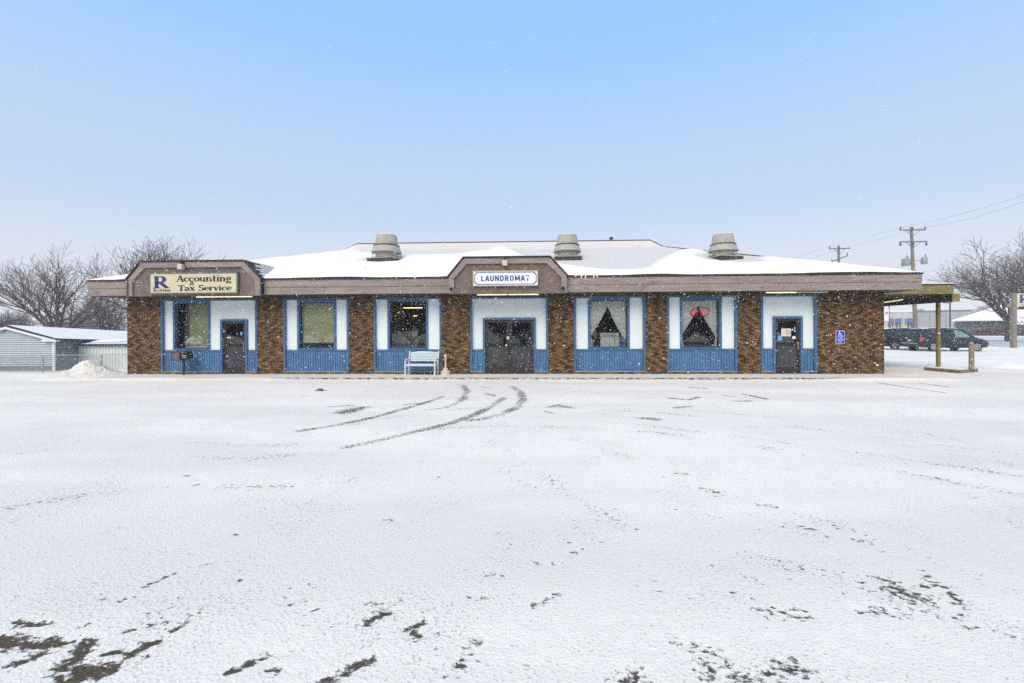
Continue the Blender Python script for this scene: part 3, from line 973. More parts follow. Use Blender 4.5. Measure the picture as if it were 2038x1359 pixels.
# left single door
dl = door(437.2, 490.8, 1)[0]
d, l, r, st = dl
obj('handle', MB().box(r - .085, r - .055, .055, .10, 0.98, 1.32), 'brass', d)
obj('push_bar', MB().box(l + .13, r - .13, .135, .175, 1.22, 1.26).box(l + .13, r - .13, .135, .175, 1.30, 1.32), 'tube_off', d)
obj('sticker', MB().box(r - .24, r - .16, .112, .117, 1.62, 1.76), 'sticker_blue', d)
obj('sticker', MB().box(l + .14, l + .30, .112, .117, 1.50, 1.56), 'paper', d)
# centre double doors
a, b = bx[3]
L, R = bay_common(3, [(a, WX(960.8)), (WX(1066.4), b)])
c0, c1 = WX(960.8), WX(1066.4)
panel(L, c0, PZ0, PZ1)
panel(c1, R, PZ0, PZ1)
panel(c0 + .001, c1 - .001, 2.27, PZ1)
dd = door(960.8, 1066.4, 2)
for k, (d, l, r, st) in enumerate(dd):
    hx = r - .05 if k == 0 else l + .05
    obj('handle', MB().box(hx - .012, hx + .012, .05, .10, .95, 1.25), 'black', d)
obj('notice', MB().box(dd[0][2] - .09, dd[0][2] - .005, .094, .099, 1.42, 1.54), 'paper', dd[0][0])
# right single door
a, b = bx[6]
L, R = bay_common(6, [(a, WX(1540)), (WX(1599), b)])
c0, c1 = WX(1540), WX(1599)
panel(L, c0, PZ0, PZ1)
panel(c1, R, PZ0, PZ1)
panel(c0 + .001, c1 - .001, 2.27, PZ1)
d, l, r, st = door(1540, 1599, 1)[0]
obj('handle', MB().box(r - .085, r - .05, .055, .10, 0.98, 1.28), 'brass', d)
obj('push_bar', MB().box(l + .40, r - .14, .135, .175, 1.22, 1.29), 'paper', d)
nb = obj('notice', MB().box(l + .25, l + .61, .108, .114, 1.50, 1.80), 'paper', d)
for k in range(7):
    obj('print_line', MB().box(l + .42 + .02 * (k % 2), l + .58, .105, .1075, 1.55 + k * .03, 1.556 + k * .03), 'grey_box', nb)
obj('sticker', MB().prism_y([(l + .08, 1.33), (l + .25, 1.33), (l + .28, 1.36), (l + .28, 1.50), (l + .25, 1.53), (l + .08, 1.53), (l + .06, 1.50), (l + .06, 1.36)], .108, .114), 'sticker_blue', d)
obj('sticker', MB().box(r - .20, r - .14, .108, .114, 1.66, 1.84), 'sticker_blue', d)
obj('sticker', MB().box(r - .26, r - .14, .108, .114, 1.40, 1.50), 'sign_white', d)

# soffit and fascia
sf = MB().box(EXL + .04, EXR - .04, EY + .04, -0.0, EZ0 + .02, EZ0 + .05)
sf.box(EXL + .04, WL, .001, WB + .8, EZ0 + .02, EZ0 + .05).box(WR, EXR - .04, .001, WB + .8, EZ0 + .02, EZ0 + .05).box(WL + .001, WR - .001, WB + .001, WB + .8, EZ0 + .02, EZ0 + .05)
obj('soffit', sf, 'soffit', B)
cgx = [WX2.x for WX2 in (onY(893, 546, -1.08), onY(923, 511, -1.08), onY(1094, 511, -1.08), onY(1128, 546, -1.08))]
lgx = [WX2.x for WX2 in (onY(253, 562, -1.08), onY(282, 527, -1.08), onY(484, 519, -1.08), onY(517, 556, -1.08))]
def board_row(x0, x1, joints):
    """two rows of fascia boards with butt joints"""
    for row, (z0, z1, y) in enumerate(((EZ0, 3.455, EY + .022), (3.462, EZ1 - .03, EY))):
        cuts = [x0] + [x0 + (x1 - x0) * (j + (.07 if row else 0)) for j in joints] + [x1]
        for a, b in zip(cuts[:-1], cuts[1:]):
            obj('fascia_board', MB().box(a + .002, b - .002, y, y + .035, z0, z1 + rng.uniform(-.004, .004)), 'fascia', B)
board_row(EXL, lgx[0], [])
board_row(lgx[3], cgx[0], [.33, .66])
board_row(cgx[3], EXR, [.2, .42, .62, .84])
for x in (EXL, EXR - .035):
    obj('fascia_board', MB().box(x, x + .035, EY + .06, WB + .84, EZ0, EZ1 - .03), 'fascia', B)

# hip roof with a steeper cap along the ridge
TK1, ZK1, TK2, ZK2 = 7.12, 6.05, 7.65, 6.50
EYB = EY + 2 * 7.65 + 0.6
def roof_ring(t, z):
    o = .03 if t == 0 else 0.0
    return [(EXL - o + t, EY - o + t, z), (EXR + o - t, EY - o + t, z), (EXR + o - t, EYB - t, z), (EXL - o + t, EYB - t, z)]
rf = MB()
rf.v = roof_ring(0, EZ1 - .028) + roof_ring(0, EZ1 + .02) + roof_ring(TK1, ZK1) + roof_ring(TK2, ZK2)
for k in range(3):
    for j in range(4):
        rf.f.append((k * 4 + j, k * 4 + (j + 1) % 4, k * 4 + 4 + (j + 1) % 4, k * 4 + 4 + j))
rf.f.append((12, 13, 14, 15))
roof = obj('roof', rf, 'drip', B)
def roof_z(t):
    if t < TK1: return EZ1 + .02 + (ZK1 - EZ1 - .02) * t / TK1
    return ZK1 + (ZK2 - ZK1) * (t - TK1) / (TK2 - TK1)
SL = (ZK1 - EZ1 - .02) / TK1

# snow lying on the front slope: drifts and wind-thinned areas
def snow_thick(px, py):
    """0 thin .. 1 deep drift, read off the roof as seen"""
    def poly(pts):
        c = False
        j = len(pts) - 1
        for i in range(len(pts)):
            xi, yi = pts[i]; xj, yj = pts[j]
            if (yi > py) != (yj > py) and px < (xj - xi) * (py - yi) / (yj - yi + 1e-9) + xi: c = not c
            j = i
        return c
    thin = [[(690, 499), (722, 480), (1310, 474), (1330, 494), (1370, 497), (1345, 505), (1315, 520), (1300, 533), (1270, 538), (1190, 537), (1120, 527), (1070, 520), (1045, 512), (1020, 500), (1000, 495), (950, 501), (905, 507), (800, 509), (745, 505), (715, 503)],
            [(1375, 508), (1420, 497), (1500, 505), (1535, 522), (1480, 525), (1410, 520)], [(705, 519), (735, 513), (800, 511), (800, 521), (740, 523)]]
    return 0.0 if any(poly(q) for q in thin) else 1.0
NU, NV = 300, 72
rs = MB()
tv = []
for jv in range(NV + 1):
    t = TK2 * jv / NV
    xa, xb = EXL + t, EXR - t
    for iu in range(NU + 1):
        x = xa + (xb - xa) * iu / NU
        y = EY + t
        z0 = roof_z(t)
        px, py = proj((x, y, z0))
        th = snow_thick(px, py)
        tv.append(th)
tv = np.array(tv).reshape(NV + 1, NU + 1)
for _ in range(6):                            # soften the drift edges
    p = np.pad(tv, 1, mode='edge')
    tv = (p[:-2, 1:-1] + p[2:, 1:-1] + p[1:-1, :-2] + p[1:-1, 2:] + 2 * p[1:-1, 1:-1]) / 6
for jv in range(NV + 1):
    t = TK2 * jv / NV
    xa, xb = EXL + t, EXR - t
    for iu in range(NU + 1):
        x = xa + (xb - xa) * iu / NU
        edge = min(1, t / .25) * min(1, (iu + .0) / 3, (NU - iu) / 3)
        wob = .02 * math.sin(x * 2.1 + t) * math.sin(t * 3 + x * .7)
        th = (0.014 if t < TK1 - .2 else .05) + (0.085 * tv[jv, iu] + wob * tv[jv, iu]) * (0.25 + .75 * edge)
        y = EY + t - (0.035 + .02 * math.sin(x * 5.3) * math.sin(x * 1.7) if jv == 0 else 0)
        if jv == 0: th = 0.016 + 0.03 * max(0, math.sin(x * 1.3 + 2 * math.sin(x * .31)))
        rs.v.append((x, y, roof_z(t) + th))
for jv in range(NV):
    for iu in range(NU):
        k = jv * (NU + 1) + iu
        rs.f.append((k, k + 1, k + NU + 2, k + NU + 1))
rso = obj('roof_snow', rs, 'roof_snow', roof, smooth=True)
a = rso.data.attributes.new('thick', 'FLOAT', 'POINT')
a.data.foreach_set('value', tv.ravel().astype(np.float32))
for side in (-1, 1):                          # hip ends
    x0 = EXL if side < 0 else EXR
    m_ = MB()
    m_.v = [(x0, EY + .1, EZ1 + .035), (x0, EYB - .1, EZ1 + .035), (x0 - side * TK1, EYB - TK1, ZK1 + .025), (x0 - side * TK1, EY + TK1, ZK1 + .025)]
    m_.f = [(0, 1, 2, 3)]
    obj('roof_snow', m_, 'snow', roof)
rc = MB()
hipL = [(EXL + .1, EY + .1, EZ1 + .06), (EXL + TK1, EY + TK1, ZK1 + .03), (EXL + TK2, EY + TK2, ZK2 + .03)]
hipR = [(EXR - .1, EY + .1, EZ1 + .06), (EXR - TK1, EY + TK1, ZK1 + .03), (EXR - TK2, EY + TK2, ZK2 + .03)]
obj('hip_cap', MB().tube(hipL, .045, 5), 'shingle', roof)
obj('hip_cap', MB().tube(hipR, .045, 5), 'shingle', roof)
obj('ridge_cap', MB().tube([hipL[2], hipR[2]], .05, 5), 'shingle', roof)
obj('vent_pipe', MB().tube([(4.3, EY + TK2, ZK2), (4.3, EY + TK2, ZK2 + .13)], .035, 8).tube([(4.22, EY + TK2, ZK2 + .16), (4.40, EY + TK2, ZK2 + .19)], .07, 8), 'dark_metal', roof)
# ice and snow hanging over the edge near the centre gable
for k in range(5):
    x = cgx[3] + .30 + k * .22 + rng.uniform(-.06, .06)
    h = rng.uniform(.04, .13)
    obj('icicle', MB().tube([(x, EY - .045, EZ1 + .03), (x, EY - .045, EZ1 - h * .4), (x, EY - .04, EZ1 - h)], [.035, .02, .004], 6), 'snow', roof, smooth=True)

# trapezoid gable fronts
def gable(name, gx, gz_top, yF=-1.08):
    xa, xb, xc, xd = gx
    z0, zs = 3.13, 3.76
    g = obj(name, MB().prism_y([(xa + .05, z0), (xd - .05, z0), (xd - .05, zs), (xc - .02, gz_top - .04), (xb + .02, gz_top - .04), (xa + .05, zs)], yF + .07, yF + .12), 'gable', B)
    tw = .19
    sides = [((xa, z0), (xa, zs)), ((xa, zs), (xb, gz_top)), ((xb, gz_top), (xc, gz_top)), ((xc, gz_top), (xd, zs)), ((xd, zs), (xd, z0))]
    cx, cz = (xa + xd) / 2, 3.4
    inner = [(xa + tw, z0), (xa + tw, zs - .06), (xb + .10, gz_top - tw - .02), (xc - .10, gz_top - tw - .02), (xd - tw, zs - .06), (xd - tw, z0)]
    outer = [(xa, z0), (xa, zs), (xb, gz_top), (xc, gz_top), (xd, zs), (xd, z0)]
    for k in range(5):
        (a0, a1), (b0, b1) = (outer[k], outer[k + 1]), (inner[k], inner[k + 1])
        y = yF + (.0 if k != 2 else -.004)
        obj('trim_board', MB().prism_y([a0, b0, b1, a1], y, yF + .10), 'fascia', g)
    # little mansard roof running back into the main slope
    Yt = (gz_top - EZ1 - .02) / SL + EY + .3
    Ys = EY + .15
    e = .05
    ro = MB()
    out2 = [(xa - e, zs - .02), (xb - e * .5, gz_top + .015), (xc + e * .5, gz_top + .015), (xd + e, zs - .02)]
    up = [(xa - e, zs + .03), (xb - e * .5, gz_top + .06), (xc + e * .5, gz_top + .06), (xd + e, zs + .03)]
    backY = [Ys, Yt, Yt, Ys]
    yf = yF - .05
    ro.v = [(x, yf, z) for x, z in out2] + [(x, yf, z) for x, z in up] + [(x, Y, z) for (x, z), Y in zip(out2, backY)] + [(x, Y, z) for (x, z), Y in zip(up, backY)]
    for k in range(3):
        ro.f += [(k, k + 1, k + 5, k + 4), (4 + k, 5 + k, 13 + k, 12 + k), (k, 8 + k, 9 + k, k + 1)]
    ro.f += [(0, 4, 12, 8), (3, 11, 15, 7)]
    obj('gable_roof', ro, 'drip', g)
    # snow lodged on its top and on the sheltered cheek
    sn = MB()
    sn.v = [(xb + .05, yF + .12, gz_top + .07), (xc - .05, yF + .12, gz_top + .07), (xc - .05, Yt - .1, gz_top + .09), (xb + .05, Yt - .1, gz_top + .09)]
    sn.f = [(0, 1, 2, 3)]
    obj('gable_snow', sn, 'snow', g)
    for (x1, z1, x2, z2) in ((xd + e, zs + .03, xc + e * .5, gz_top + .06), (xa - e, zs + .03, xb - e * .5, gz_top + .06)):
        nrm = Vector((z1 - z2, 0, x2 - x1)).normalized()
        if nrm.z < 0: nrm = -nrm
        nrm *= .012
        def P(u, v):                         # u along the slope, v from front to back
            Yb = Ys + (Yt - Ys) * u
            return (x1 + (x2 - x1) * u + nrm.x, yF - .02 + (Yb - yF) * v, z1 + (z2 - z1) * u + nrm.z)
        # shingle courses on the cheek with snow caught between them
        ncs = 11
        for k in range(ncs):
            u0, u1 = (k + .4) / ncs, (k + .98) / ncs
            vv = .25 + .12 * math.sin(k * 2.3)
            m_ = MB()
            m_.v = [P(u0, vv), P(u0, .97), P(u1, .97), P(u1, vv + .05)]
            m_.f = [(0, 1, 2, 3)]
            obj('gable_snow', m_, 'snow', g)
    return g
CG = gable('gable_front', cgx, 4.44)
LG = gable('gable_front', lgx, 4.42)
for gx in (cgx,):
    for x in (gx[0] + .10, gx[3] - .14):
        obj('spot_lamp', MB().lathe([(.02, 0), (.06, .03), (.07, .12), (.05, .15)], 10, (x, -1.26, 3.30), 'y'), 'black', CG, smooth=True)
obj('downpipe', MB().tube([(lgx[0] + .02, -1.12, 3.76), (lgx[0] + .02, -1.12, 3.15), (lgx[0] + .03, -1.05, 3.05)], .03, 8), 'olive', LG)

# ------------------------------------------------------------------ canopy over the side drive (part of the building)
YC = 1.30
cx1 = onY(1901, 580, YC).x
cz0, cz1 = 3.17, 3.55
cn = obj('canopy_roof', MB().box(WR + .01, cx1, YC, 12.5, cz1 - .02, cz1 + .03), 'drip', B)
obj('canopy_snow', MB().box(WR + .3, cx1 - .03, YC + .03, 12.4, cz1 + .032, cz1 + .07), 'snow', cn)
obj('canopy_fascia', MB().box(WR + .02, cx1 - .04, YC + .02, YC + .06, cz0, cz1 - .022), 'olive', B)
obj('canopy_fascia', MB().box(cx1 - .08, cx1 - .04, YC + .062, 12.4, cz0, cz1 - .022), 'olive', B)
obj('canopy_soffit', MB().box(WR + .02, cx1 - .09, YC + .062, 12.4, cz0 + .02, cz0 + .05), 'olive_shaded', B)
postb = onZ(1867.5, 730.5, 0.13)
cb = obj('canopy_beam', MB().box(postb.x - .12, postb.x + .16, YC + .25, 12.3, 2.87, cz0 + .018), 'olive_shaded', B)  # beam sides take the shade-darkened olive, only the end stays plain
obj('beam_end', MB().box(postb.x - .125, postb.x + .165, YC + .22, YC + .248, 2.865, cz0 + .018), 'olive', cb)
obj('canopy_post', MB().box(postb.x - .058, postb.x + .058, postb.y - .058, postb.y + .058, .12, 2.868), 'olive', B, bevel=.006)
obj('canopy_post', MB().box(postb.x - .058, postb.x + .058, 11.2, 11.316, .0, 2.868), 'olive', B, bevel=.006)

# ------------------------------------------------------------------ signs on the gables
GF = -1.08
p0, p1 = onY(298, 545, GF), onY(474.5, 585, GF)
sx0, sx1, sz0, sz1 = p0.x, p1.x, 3.20, 4.02
scx, scz = (sx0 + sx1) / 2, (sz0 + sz1) / 2
t = thing('shop_sign', 'cream sign with navy R lettering for accounting and tax service on the brown gable', 'sign', (scx, GF, sz0))
hw, hh = (sx1 - sx0) / 2, (sz1 - sz0)
fr = MB().box(-hw, hw, -.05, .05, -.0, .05).box(-hw, hw, -.05, .05, hh - .05, hh).box(-hw, -hw + .05, -.05, .05, .05, hh - .05).box(hw - .05, hw, -.05, .05, .05, hh - .05)
obj('frame', fr, 'sign_edge', t)
pn = obj('panel', MB().box(-hw + .05, hw - .05, -.035, .05, .05, hh - .05), 'sign_cream', t)
def let(mb, m, x, z, parent, y=-.038):
    return obj('lettering', place(mb, x, y, z), m, parent)
W2 = 2 * hw
let(serif('R', .45, .62), 'navy', -hw + W2 * .142, hh * .275, pn)
let(serif('Rottier', .115, .70), 'navy', -hw + W2 * .15, hh * .115, pn)
let(serif('Accounting', .245, W2 * .62, .98), 'black', -hw + W2 * .62, hh * .565, pn)
let(serif('&', .15, .19), 'navy', -hw + W2 * .49, hh * .395, pn)
let(serif('Tax Service', .22, W2 * .60, .98), 'black', -hw + W2 * .63, hh * .145, pn)

p0, p1 = onY(941, 540, GF), onY(1071, 568, GF)
sx0, sx1, sz0, sz1 = p0.x, p1.x, 3.40, 3.97
scx = (sx0 + sx1) / 2
t = thing('shop_sign', 'white sign reading LAUNDROMAT in blue capitals on the centre gable', 'sign', (scx, GF, sz0))
hw, hh = (sx1 - sx0) / 2, (sz1 - sz0)
fr = MB().box(-hw, hw, -.05, .05, 0, .03).box(-hw, hw, -.05, .05, hh - .03, hh).box(-hw, -hw + .03, -.05, .05, .03, hh - .03).box(hw - .03, hw, -.05, .05, .03, hh - .03)
obj('frame', fr, 'gold_edge', t)
pn = obj('panel', MB().box(-hw + .03, hw - .03, -.035, .05, .03, hh - .03), 'sign_white', t)
c, k = .09, .028
def ring(i):
    x, z0, z1 = hw - .03 - i, .03 + i, hh - .03 - i
    return [(-x + c, z0), (x - c, z0), (x, z0 + c), (x, z1 - c), (x - c, z1), (-x + c, z1), (-x, z1 - c), (-x, z0 + c)]
ro, ri = ring(.025), ring(.025 + k)
bd = MB()
bd.v = [(x, -.038, z) for x, z in ro] + [(x, -.038, z) for x, z in ri]
bd.f = [(i, (i + 1) % 8, 8 + (i + 1) % 8, 8 + i) for i in range(8)]
obj('border', bd, 'blue_print', pn)
let(block('LAUNDROMAT', hh * .36, hw * 1.50), 'blue_print', 0, hh * .5, pn)
obj('snow_clump', MB().lathe([(.01, -.02), (.045, -.015), (.05, 0), (.02, .012)], 7, (hw * .685, -.045, hh * .555), 'y'), 'snow', pn)

# flood lamps over the signs
for px, py, lab, zt in ((1005, 520, 'small flood lamp on the gable above the white LAUNDROMAT sign', 4.44), (365, 534, 'small flood lamp on the gable above the cream accounting sign', 4.42)):
    x = onY(px, py, GF).x
    t = thing('flood_lamp', lab, 'lamp', (x, GF - .006, zt - .10), 0, 'flood lamps on the gables')
    obj('bracket', MB().box(-.05, .05, -.10, -.001, 0, .08), 'black', t)
    obj('lamp_head', MB().prism_y([(-.10, -.20), (.10, -.20), (.08, -.005), (-.08, -.005)], -.20, -.04), 'cream', t, bevel=.01)

# fluorescent battens under the soffit
def batten(name, lab, loc, L, along='x', half=False, rz=0):
    t = thing(name, lab, 'light fixture', loc, rz, 'fluorescent battens under the eaves')
    obj('housing', MB().box(-L / 2, L / 2, -.05, .05, 0, .055), 'batten', t)
    if half:
        obj('tube', MB().tube([(-L / 2 + .05, 0, -.022), (-.02, 0, -.022)], .02, 8), 'tube', t)
        obj('tube', MB().tube([(.02, 0, -.022), (L / 2 - .05, 0, -.022)], .02, 8), 'tube_off', t)
    else:
        obj('tube', MB().tube([(-L / 2 + .05, 0, -.022), (-.02, 0, -.022)], .02, 8), 'tube', t)
        obj('tube', MB().tube([(.02, 0, -.022), (L / 2 - .05, 0, -.022)], .02, 8), 'tube', t)
    return t
YB_ = -0.62
for px0, px1, lab, half in ((388, 504, 'yellowish fluorescent batten under the eave by the accounting sign', False),
                            (947, 1075, 'fluorescent batten under the white LAUNDROMAT sign', False),
                            (1522, 1650, 'half lit fluorescent batten under the eave above the door nearest the parking sign', True)):
    x0, x1 = onY(px0, 585, YB_).x, onY(px1, 585, YB_).x
    batten('fluorescent_batten', lab, ((x0 + x1) / 2, YB_, EZ0 - .035), x1 - x0, half=half)
qa, qb = onZ(1754, 602.6, 3.02), onZ(1797, 596.2, 3.02)
cbt = batten('fluorescent_batten', 'fluorescent batten under the olive side canopy', ((qa.x + qb.x) / 2, (qa.y + qb.y) / 2, 3.04), (qa - qb).length, rz=math.atan2(qa.y - qb.y, qa.x - qb.x))

for k in (-.8, .8):
    obj('hanger', MB().tube([(k, 0, .055), (k, 0, cz0 + .02 - 3.04)], .012, 5), 'batten', cbt)

# ------------------------------------------------------------------ roof ventilators
def onroof(px, py):
    d = ray(px, py)
    s = (EZ1 + .02 + SL * (-CAM_D - EY) - CAM_H) / (d.z - SL * d.y)
    return C0 + d * s
def ventilator(px, py, lab, tilt, sc=1.0):
    p = onroof(px, py)
    t = thing('roof_ventilator', lab, 'roof vent', (p.x, p.y + .55, p.z + SL * .55 - .12), tilt, 'exhaust vents along the roof')
    t.scale = (sc, sc, sc)
    k = .66
    obj('curb', MB().box(-k, k, -k, k, -.35, .14), 'vent_dark', t)
    obj('flashing', MB().box(-k - .04, k + .04, -k - .04, k + .04, .142, .185), 'vent', t)
    obj('neck', MB().lathe([(.56, .186), (.52, .42), (.52, .50)], 28), 'vent', t, smooth=True)
    obj('collar', MB().lathe([(.61, .20), (.61, .235), (.54, .24)], 28), 'vent_dark', t)
    for sx in (-1, 1):
        for sy in (-1, 1):
            obj('strut', MB().tube([(sx * .62, sy * .30, .18), (sx * .60, sy * .28, .52)], .018, 6), 'galv', t)
    obj('skirt', MB().lathe([(.72, .47), (.73, .49), (.60, .79), (.56, .80)], 32), 'vent', t, smooth=True)
    obj('band', MB().lathe([(.615, .795), (.63, .805), (.63, .83), (.58, .845)], 32), 'vent_dark', t)
    hood = MB()
    n, prof = 64, [(.54, .83), (.53, 1.0), (.495, 1.28), (.455, 1.34), (.20, 1.36), (.02, 1.365)]
    for r, h in prof:                          # fluted bucket
        for j in range(n):
            q = r * (1 + (.014 if j % 2 else -.014) * (1 if r > .42 else 0))
            a = 2 * math.pi * j / n
            hood.v.append((q * math.cos(a), q * math.sin(a), h))
    for i in range(len(prof) - 1):
        for j in range(n):
            hood.f.append((i * n + j, i * n + (j + 1) % n, (i + 1) * n + (j + 1) % n, (i + 1) * n + j))
    obj('hood', hood, 'vent', t)
    obj('snow_cap', MB().lathe([(.45, 1.335), (.41, 1.365), (.25, 1.385), (.02, 1.39)], 24, (.02, -.02, 0)), 'snow', t, smooth=True)
    return t
ventilator(762, 521.5, 'fluted metal exhaust vent on the snowy roof between the two gables', RAD(-16), .95)
ventilator(1131, 518.5, 'fluted metal exhaust vent directly beside the laundromat gable', RAD(1), .88)
ventilator(1450, 517.5, 'fluted metal exhaust vent alone on the roof, nearest the utility poles', RAD(17), .86)

# ------------------------------------------------------------------ behind the glass
g0, g1, z0, z1 = WINS[0]
xm = WX(378, .3)
def shade(x0, x1, za, zb, lab, y=.30, nf=0):
    m_ = MB()
    n = 24
    for i in range(n + 1):
        x = x0 + (x1 - x0) * i / n
        yy = y + (.012 * math.sin(i * 1.6) if nf else .004 * math.sin(i * .5))
        m_.v += [(x, yy, za), (x, yy, zb), (x, yy + .004, za), (x, yy + .004, zb)]
    for i in range(n):
        k = 4 * i
        m_.f += [(k, k + 4, k + 5, k + 1), (k + 2, k + 3, k + 7, k + 6), (k, k + 2, k + 6, k + 4), (k + 1, k + 5, k + 7, k + 3)]
    m_.f += [(0, 1, 3, 2), (4 * n, 4 * n + 2, 4 * n + 3, 4 * n + 1)]
    o = obj('window_shade', m_, 'shade', smooth=True)
    return tag(o, lab, 'shade')
shade(xm, g1 + .1, z0 - .1, z1 + .1, 'pale green shade covering half the window beside the accounting door')
bl = thing('vertical_blind', 'bunched dark vertical blind slats in the window beside the accounting door', 'blind', (xm - .4, .34, z0 - .1))
for k in range(7):
    x = k * .06 - .04
    obj('slat', MB().add([(x, 0, 0), (x + .035, .04, 0), (x + .035, .04, 2.0), (x, 0, 2.0)], [(0, 1, 2, 3)]), 'batten' if k % 2 else 'shade', bl)
g0, g1, z0, z1 = WINS[1]
shade(g0 - .1, g1 + .1, z0 + .22, z1 + .1, 'pale green roller shade pulled nearly down in a window')
g0, g1, z0, z1 = WINS[2]
obj('counter', MB().box(g0 - .2, g1 - .55, 1.0, 1.2, 0.1, 1.75), 'inside', B)

def curtain(x0, x1, side, z0, z1, tie, lab, y=.292):
    """one gathered curtain panel: full width at the top, swept to the jamb at the tie"""
    nz, nx = 40, 40
    xo, span = (x0, x1 - x0) if side < 0 else (x1, x0 - x1)
    m_ = MB()
    for j in range(nz + 1):
        z = z1 - (z1 - z0) * j / nz
        u = (z1 - z) / (z1 - tie)
        if z >= tie: wd = span * (.5 * (1 - u ** 1.35) + .045)
        else: wd = span * (.045 + .07 * min(1, ((tie - z) / (tie - z0))) ** .6)
        for i in range(nx + 1):
            s = i / nx
            fold = .016 * math.sin(s * 34 + .8 * math.sin(j * .15)) * (1 if z >= tie else .6)
            m_.v.append((xo + wd * s, y + fold, z))
    for j in range(nz):
        for i in range(nx):
            k = j * (nx + 1) + i
            m_.f.append((k, k + 1, k + nx + 2, k + nx + 1))
    o = obj('curtain', m_, 'curtain', smooth=True)
    so_ = o.modifiers.new('thickness', 'SOLIDIFY')
    so_.thickness = .004
    return tag(o, lab, 'curtain', 'tied back curtains')
for i, nm in ((4, 'the window with the white price board'), (5, 'the window with the OPEN sign')):
    g0, g1, z0, z1 = WINS[i]
    curtain(g0 - .02, g1 + .02, -1, z0 - .05, z1 + .05, z0 + .44 + (0 if i == 4 else .02), 'pale curtain nearest the laundromat doors in ' + nm)
    curtain(g0 - .02, g1 + .02, 1, z0 - .05, z1 + .05, z0 + (.24 if i == 4 else .36), 'pale curtain farther from the laundromat doors in ' + nm)
# price board and blue packets on the sill
x0, x1 = onY(1195, 680, .285).x, onY(1231.5, 680, .285).x
t = thing('price_board', 'white board of printed columns standing in the curtained window', 'sign', ((x0 + x1) / 2, .24, 1.092))
hw = (x1 - x0) / 2
pb = obj('panel', MB().box(-hw, hw, 0, .015, 0, .57), 'sign_white', t)
obj('rule', MB().box(-hw + .01, hw - .01, -.003, -.0005, .415, .43), 'grey_box', pb)
for k in range(1, 4):
    obj('rule', MB().box(-hw + 2 * hw * k / 4 - .006, -hw + 2 * hw * k / 4 + .004, -.003, -.0005, .02, .41), 'inside', pb)
for r_ in range(2):
    for k in range(7 - r_):
        a_ = -hw + .10 + k * .075 + rng.uniform(-.01, .01)
        obj('print_mark', MB().box(a_, a_ + rng.uniform(.03, .06), -.003, -.0005, .45 + .05 * r_, .475 + .05 * r_), 'grey_box', pb)
for k in range(3):
    t = obj('detergent_packet', MB().box(x1 + .03 + k * .095, x1 + .105 + k * .095, .24 + .006 * k, .268, 1.093, 1.093 + (.36, .40, .33)[k]), 'detergent', bevel=.012)
    tag(t, ('blue packet on the sill touching the white price board', 'tallest middle blue packet on the sill beside the price board', 'blue packet on the sill farthest from the price board')[k], 'packet', 'blue packets on the sill')
# neon OPEN sign
c = onY(1393, 621, .27)
t = thing('neon_sign', 'red neon OPEN sign in a blue oval ring hanging in the curtained window', 'neon sign', (c.x, .246, c.z))
ov = [(.37 * math.cos(a), 0.004, .185 * math.sin(a) + .02 * math.cos(a)) for a in [2 * math.pi * k / 36 for k in range(37)]]
obj('ring', MB().tube(ov, .016, 6), 'neon_blue', t, smooth=True)
def strokes(paths, dx):
    m_ = MB()
    for p in paths:
        m_.tube([((dx + x) * 1.2 + .22 * z, 0, z + (dx + x) * .05) for x, z in p], .0145, 6)
    return m_
h = .115
obj('letter', strokes([[(.055 * math.cos(a), h * math.sin(a)) for a in [2 * math.pi * k / 14 for k in range(15)]]], -.205), 'neon', t, smooth=True)
obj('letter', strokes([[(-.045, -h), (-.045, h), (.02, h), (.045, h * .7), (.045, h * .35), (.02, .01), (-.045, .0)]], -.065), 'neon', t, smooth=True)
obj('letter', strokes([[(.05, h), (-.045, h), (-.045, -h), (.05, -h)], [(-.045, 0), (.035, 0)]], .075), 'neon', t, smooth=True)
obj('letter', strokes([[(-.05, -h), (-.05, h), (.05, -h), (.05, h)]], .215), 'neon', t, smooth=True)
# interior ceiling lamps seen through the third window
for k, (px, py, Y, L) in enumerate(((788, 600.5, 3.6, .5), (822, 612, 5.0, 1.0), (812, 628, 8.0, 1.1), (785, 622.5, 7.0, .7))):
    p = onY(px, py, Y)
    t = thing('ceiling_lamp', ('short lit ceiling lamp at the top corner of the dark third window', 'long lit ceiling lamp in the upper middle of the dark third window', 'lower faint ceiling lamp deep inside the dark third window', 'faint ceiling lamp near the edge of the dark third window')[k], 'lamp', (p.x, Y, p.z), 0, 'ceiling lamps inside')
    obj('rod', MB().tube([(0, 0, .048), (0, 0, 3.148 - p.z)], .012, 5), 'black', t)
    obj('housing', MB().box(-L / 2, L / 2, -.1, .1, 0, .048), 'batten', t)
    obj('tube', MB().box(-L / 2 + .03, L / 2 - .03, -.06, .06, -.03, -.001), emit_mat('ceiling_tube', (1.0, .74, .26), 3.0), t)

# ------------------------------------------------------------------ things in front of the shop
# bench
bl_, br_ = onZ(808, 747.5, SW_Z), onZ(869, 747, SW_Z)
BWD = (br_.x - bl_.x)
t = thing('park_bench', 'pale green slatted park bench with light grey metal side frames by the shop wall', 'bench', ((bl_.x + br_.x) / 2, bl_.y + .12, SW_Z + .01), RAD(-4))
hw = BWD / 2
for s in (-1, 1):
    x = s * hw
    fm = MB()
    arm = [(x, -.22, 0), (x, -.22, .40), (x, -.21, .50), (x, -.17, .57), (x, -.10, .605), (x, .16, .61), (x, .24, .60)]
    fm.tube(arm, .033, 8)
    fm.tube([(x, .22, 0), (x, .20, .40), (x, .33, .92)], .033, 8)
    fm.tube([(x, -.22, .36), (x, .20, .36)], .025, 8)
    fm.tube([(x, -.22, .12), (x, .21, .12)], .018, 6)
    obj('side_frame', fm, 'bench_frame', t, smooth=True)
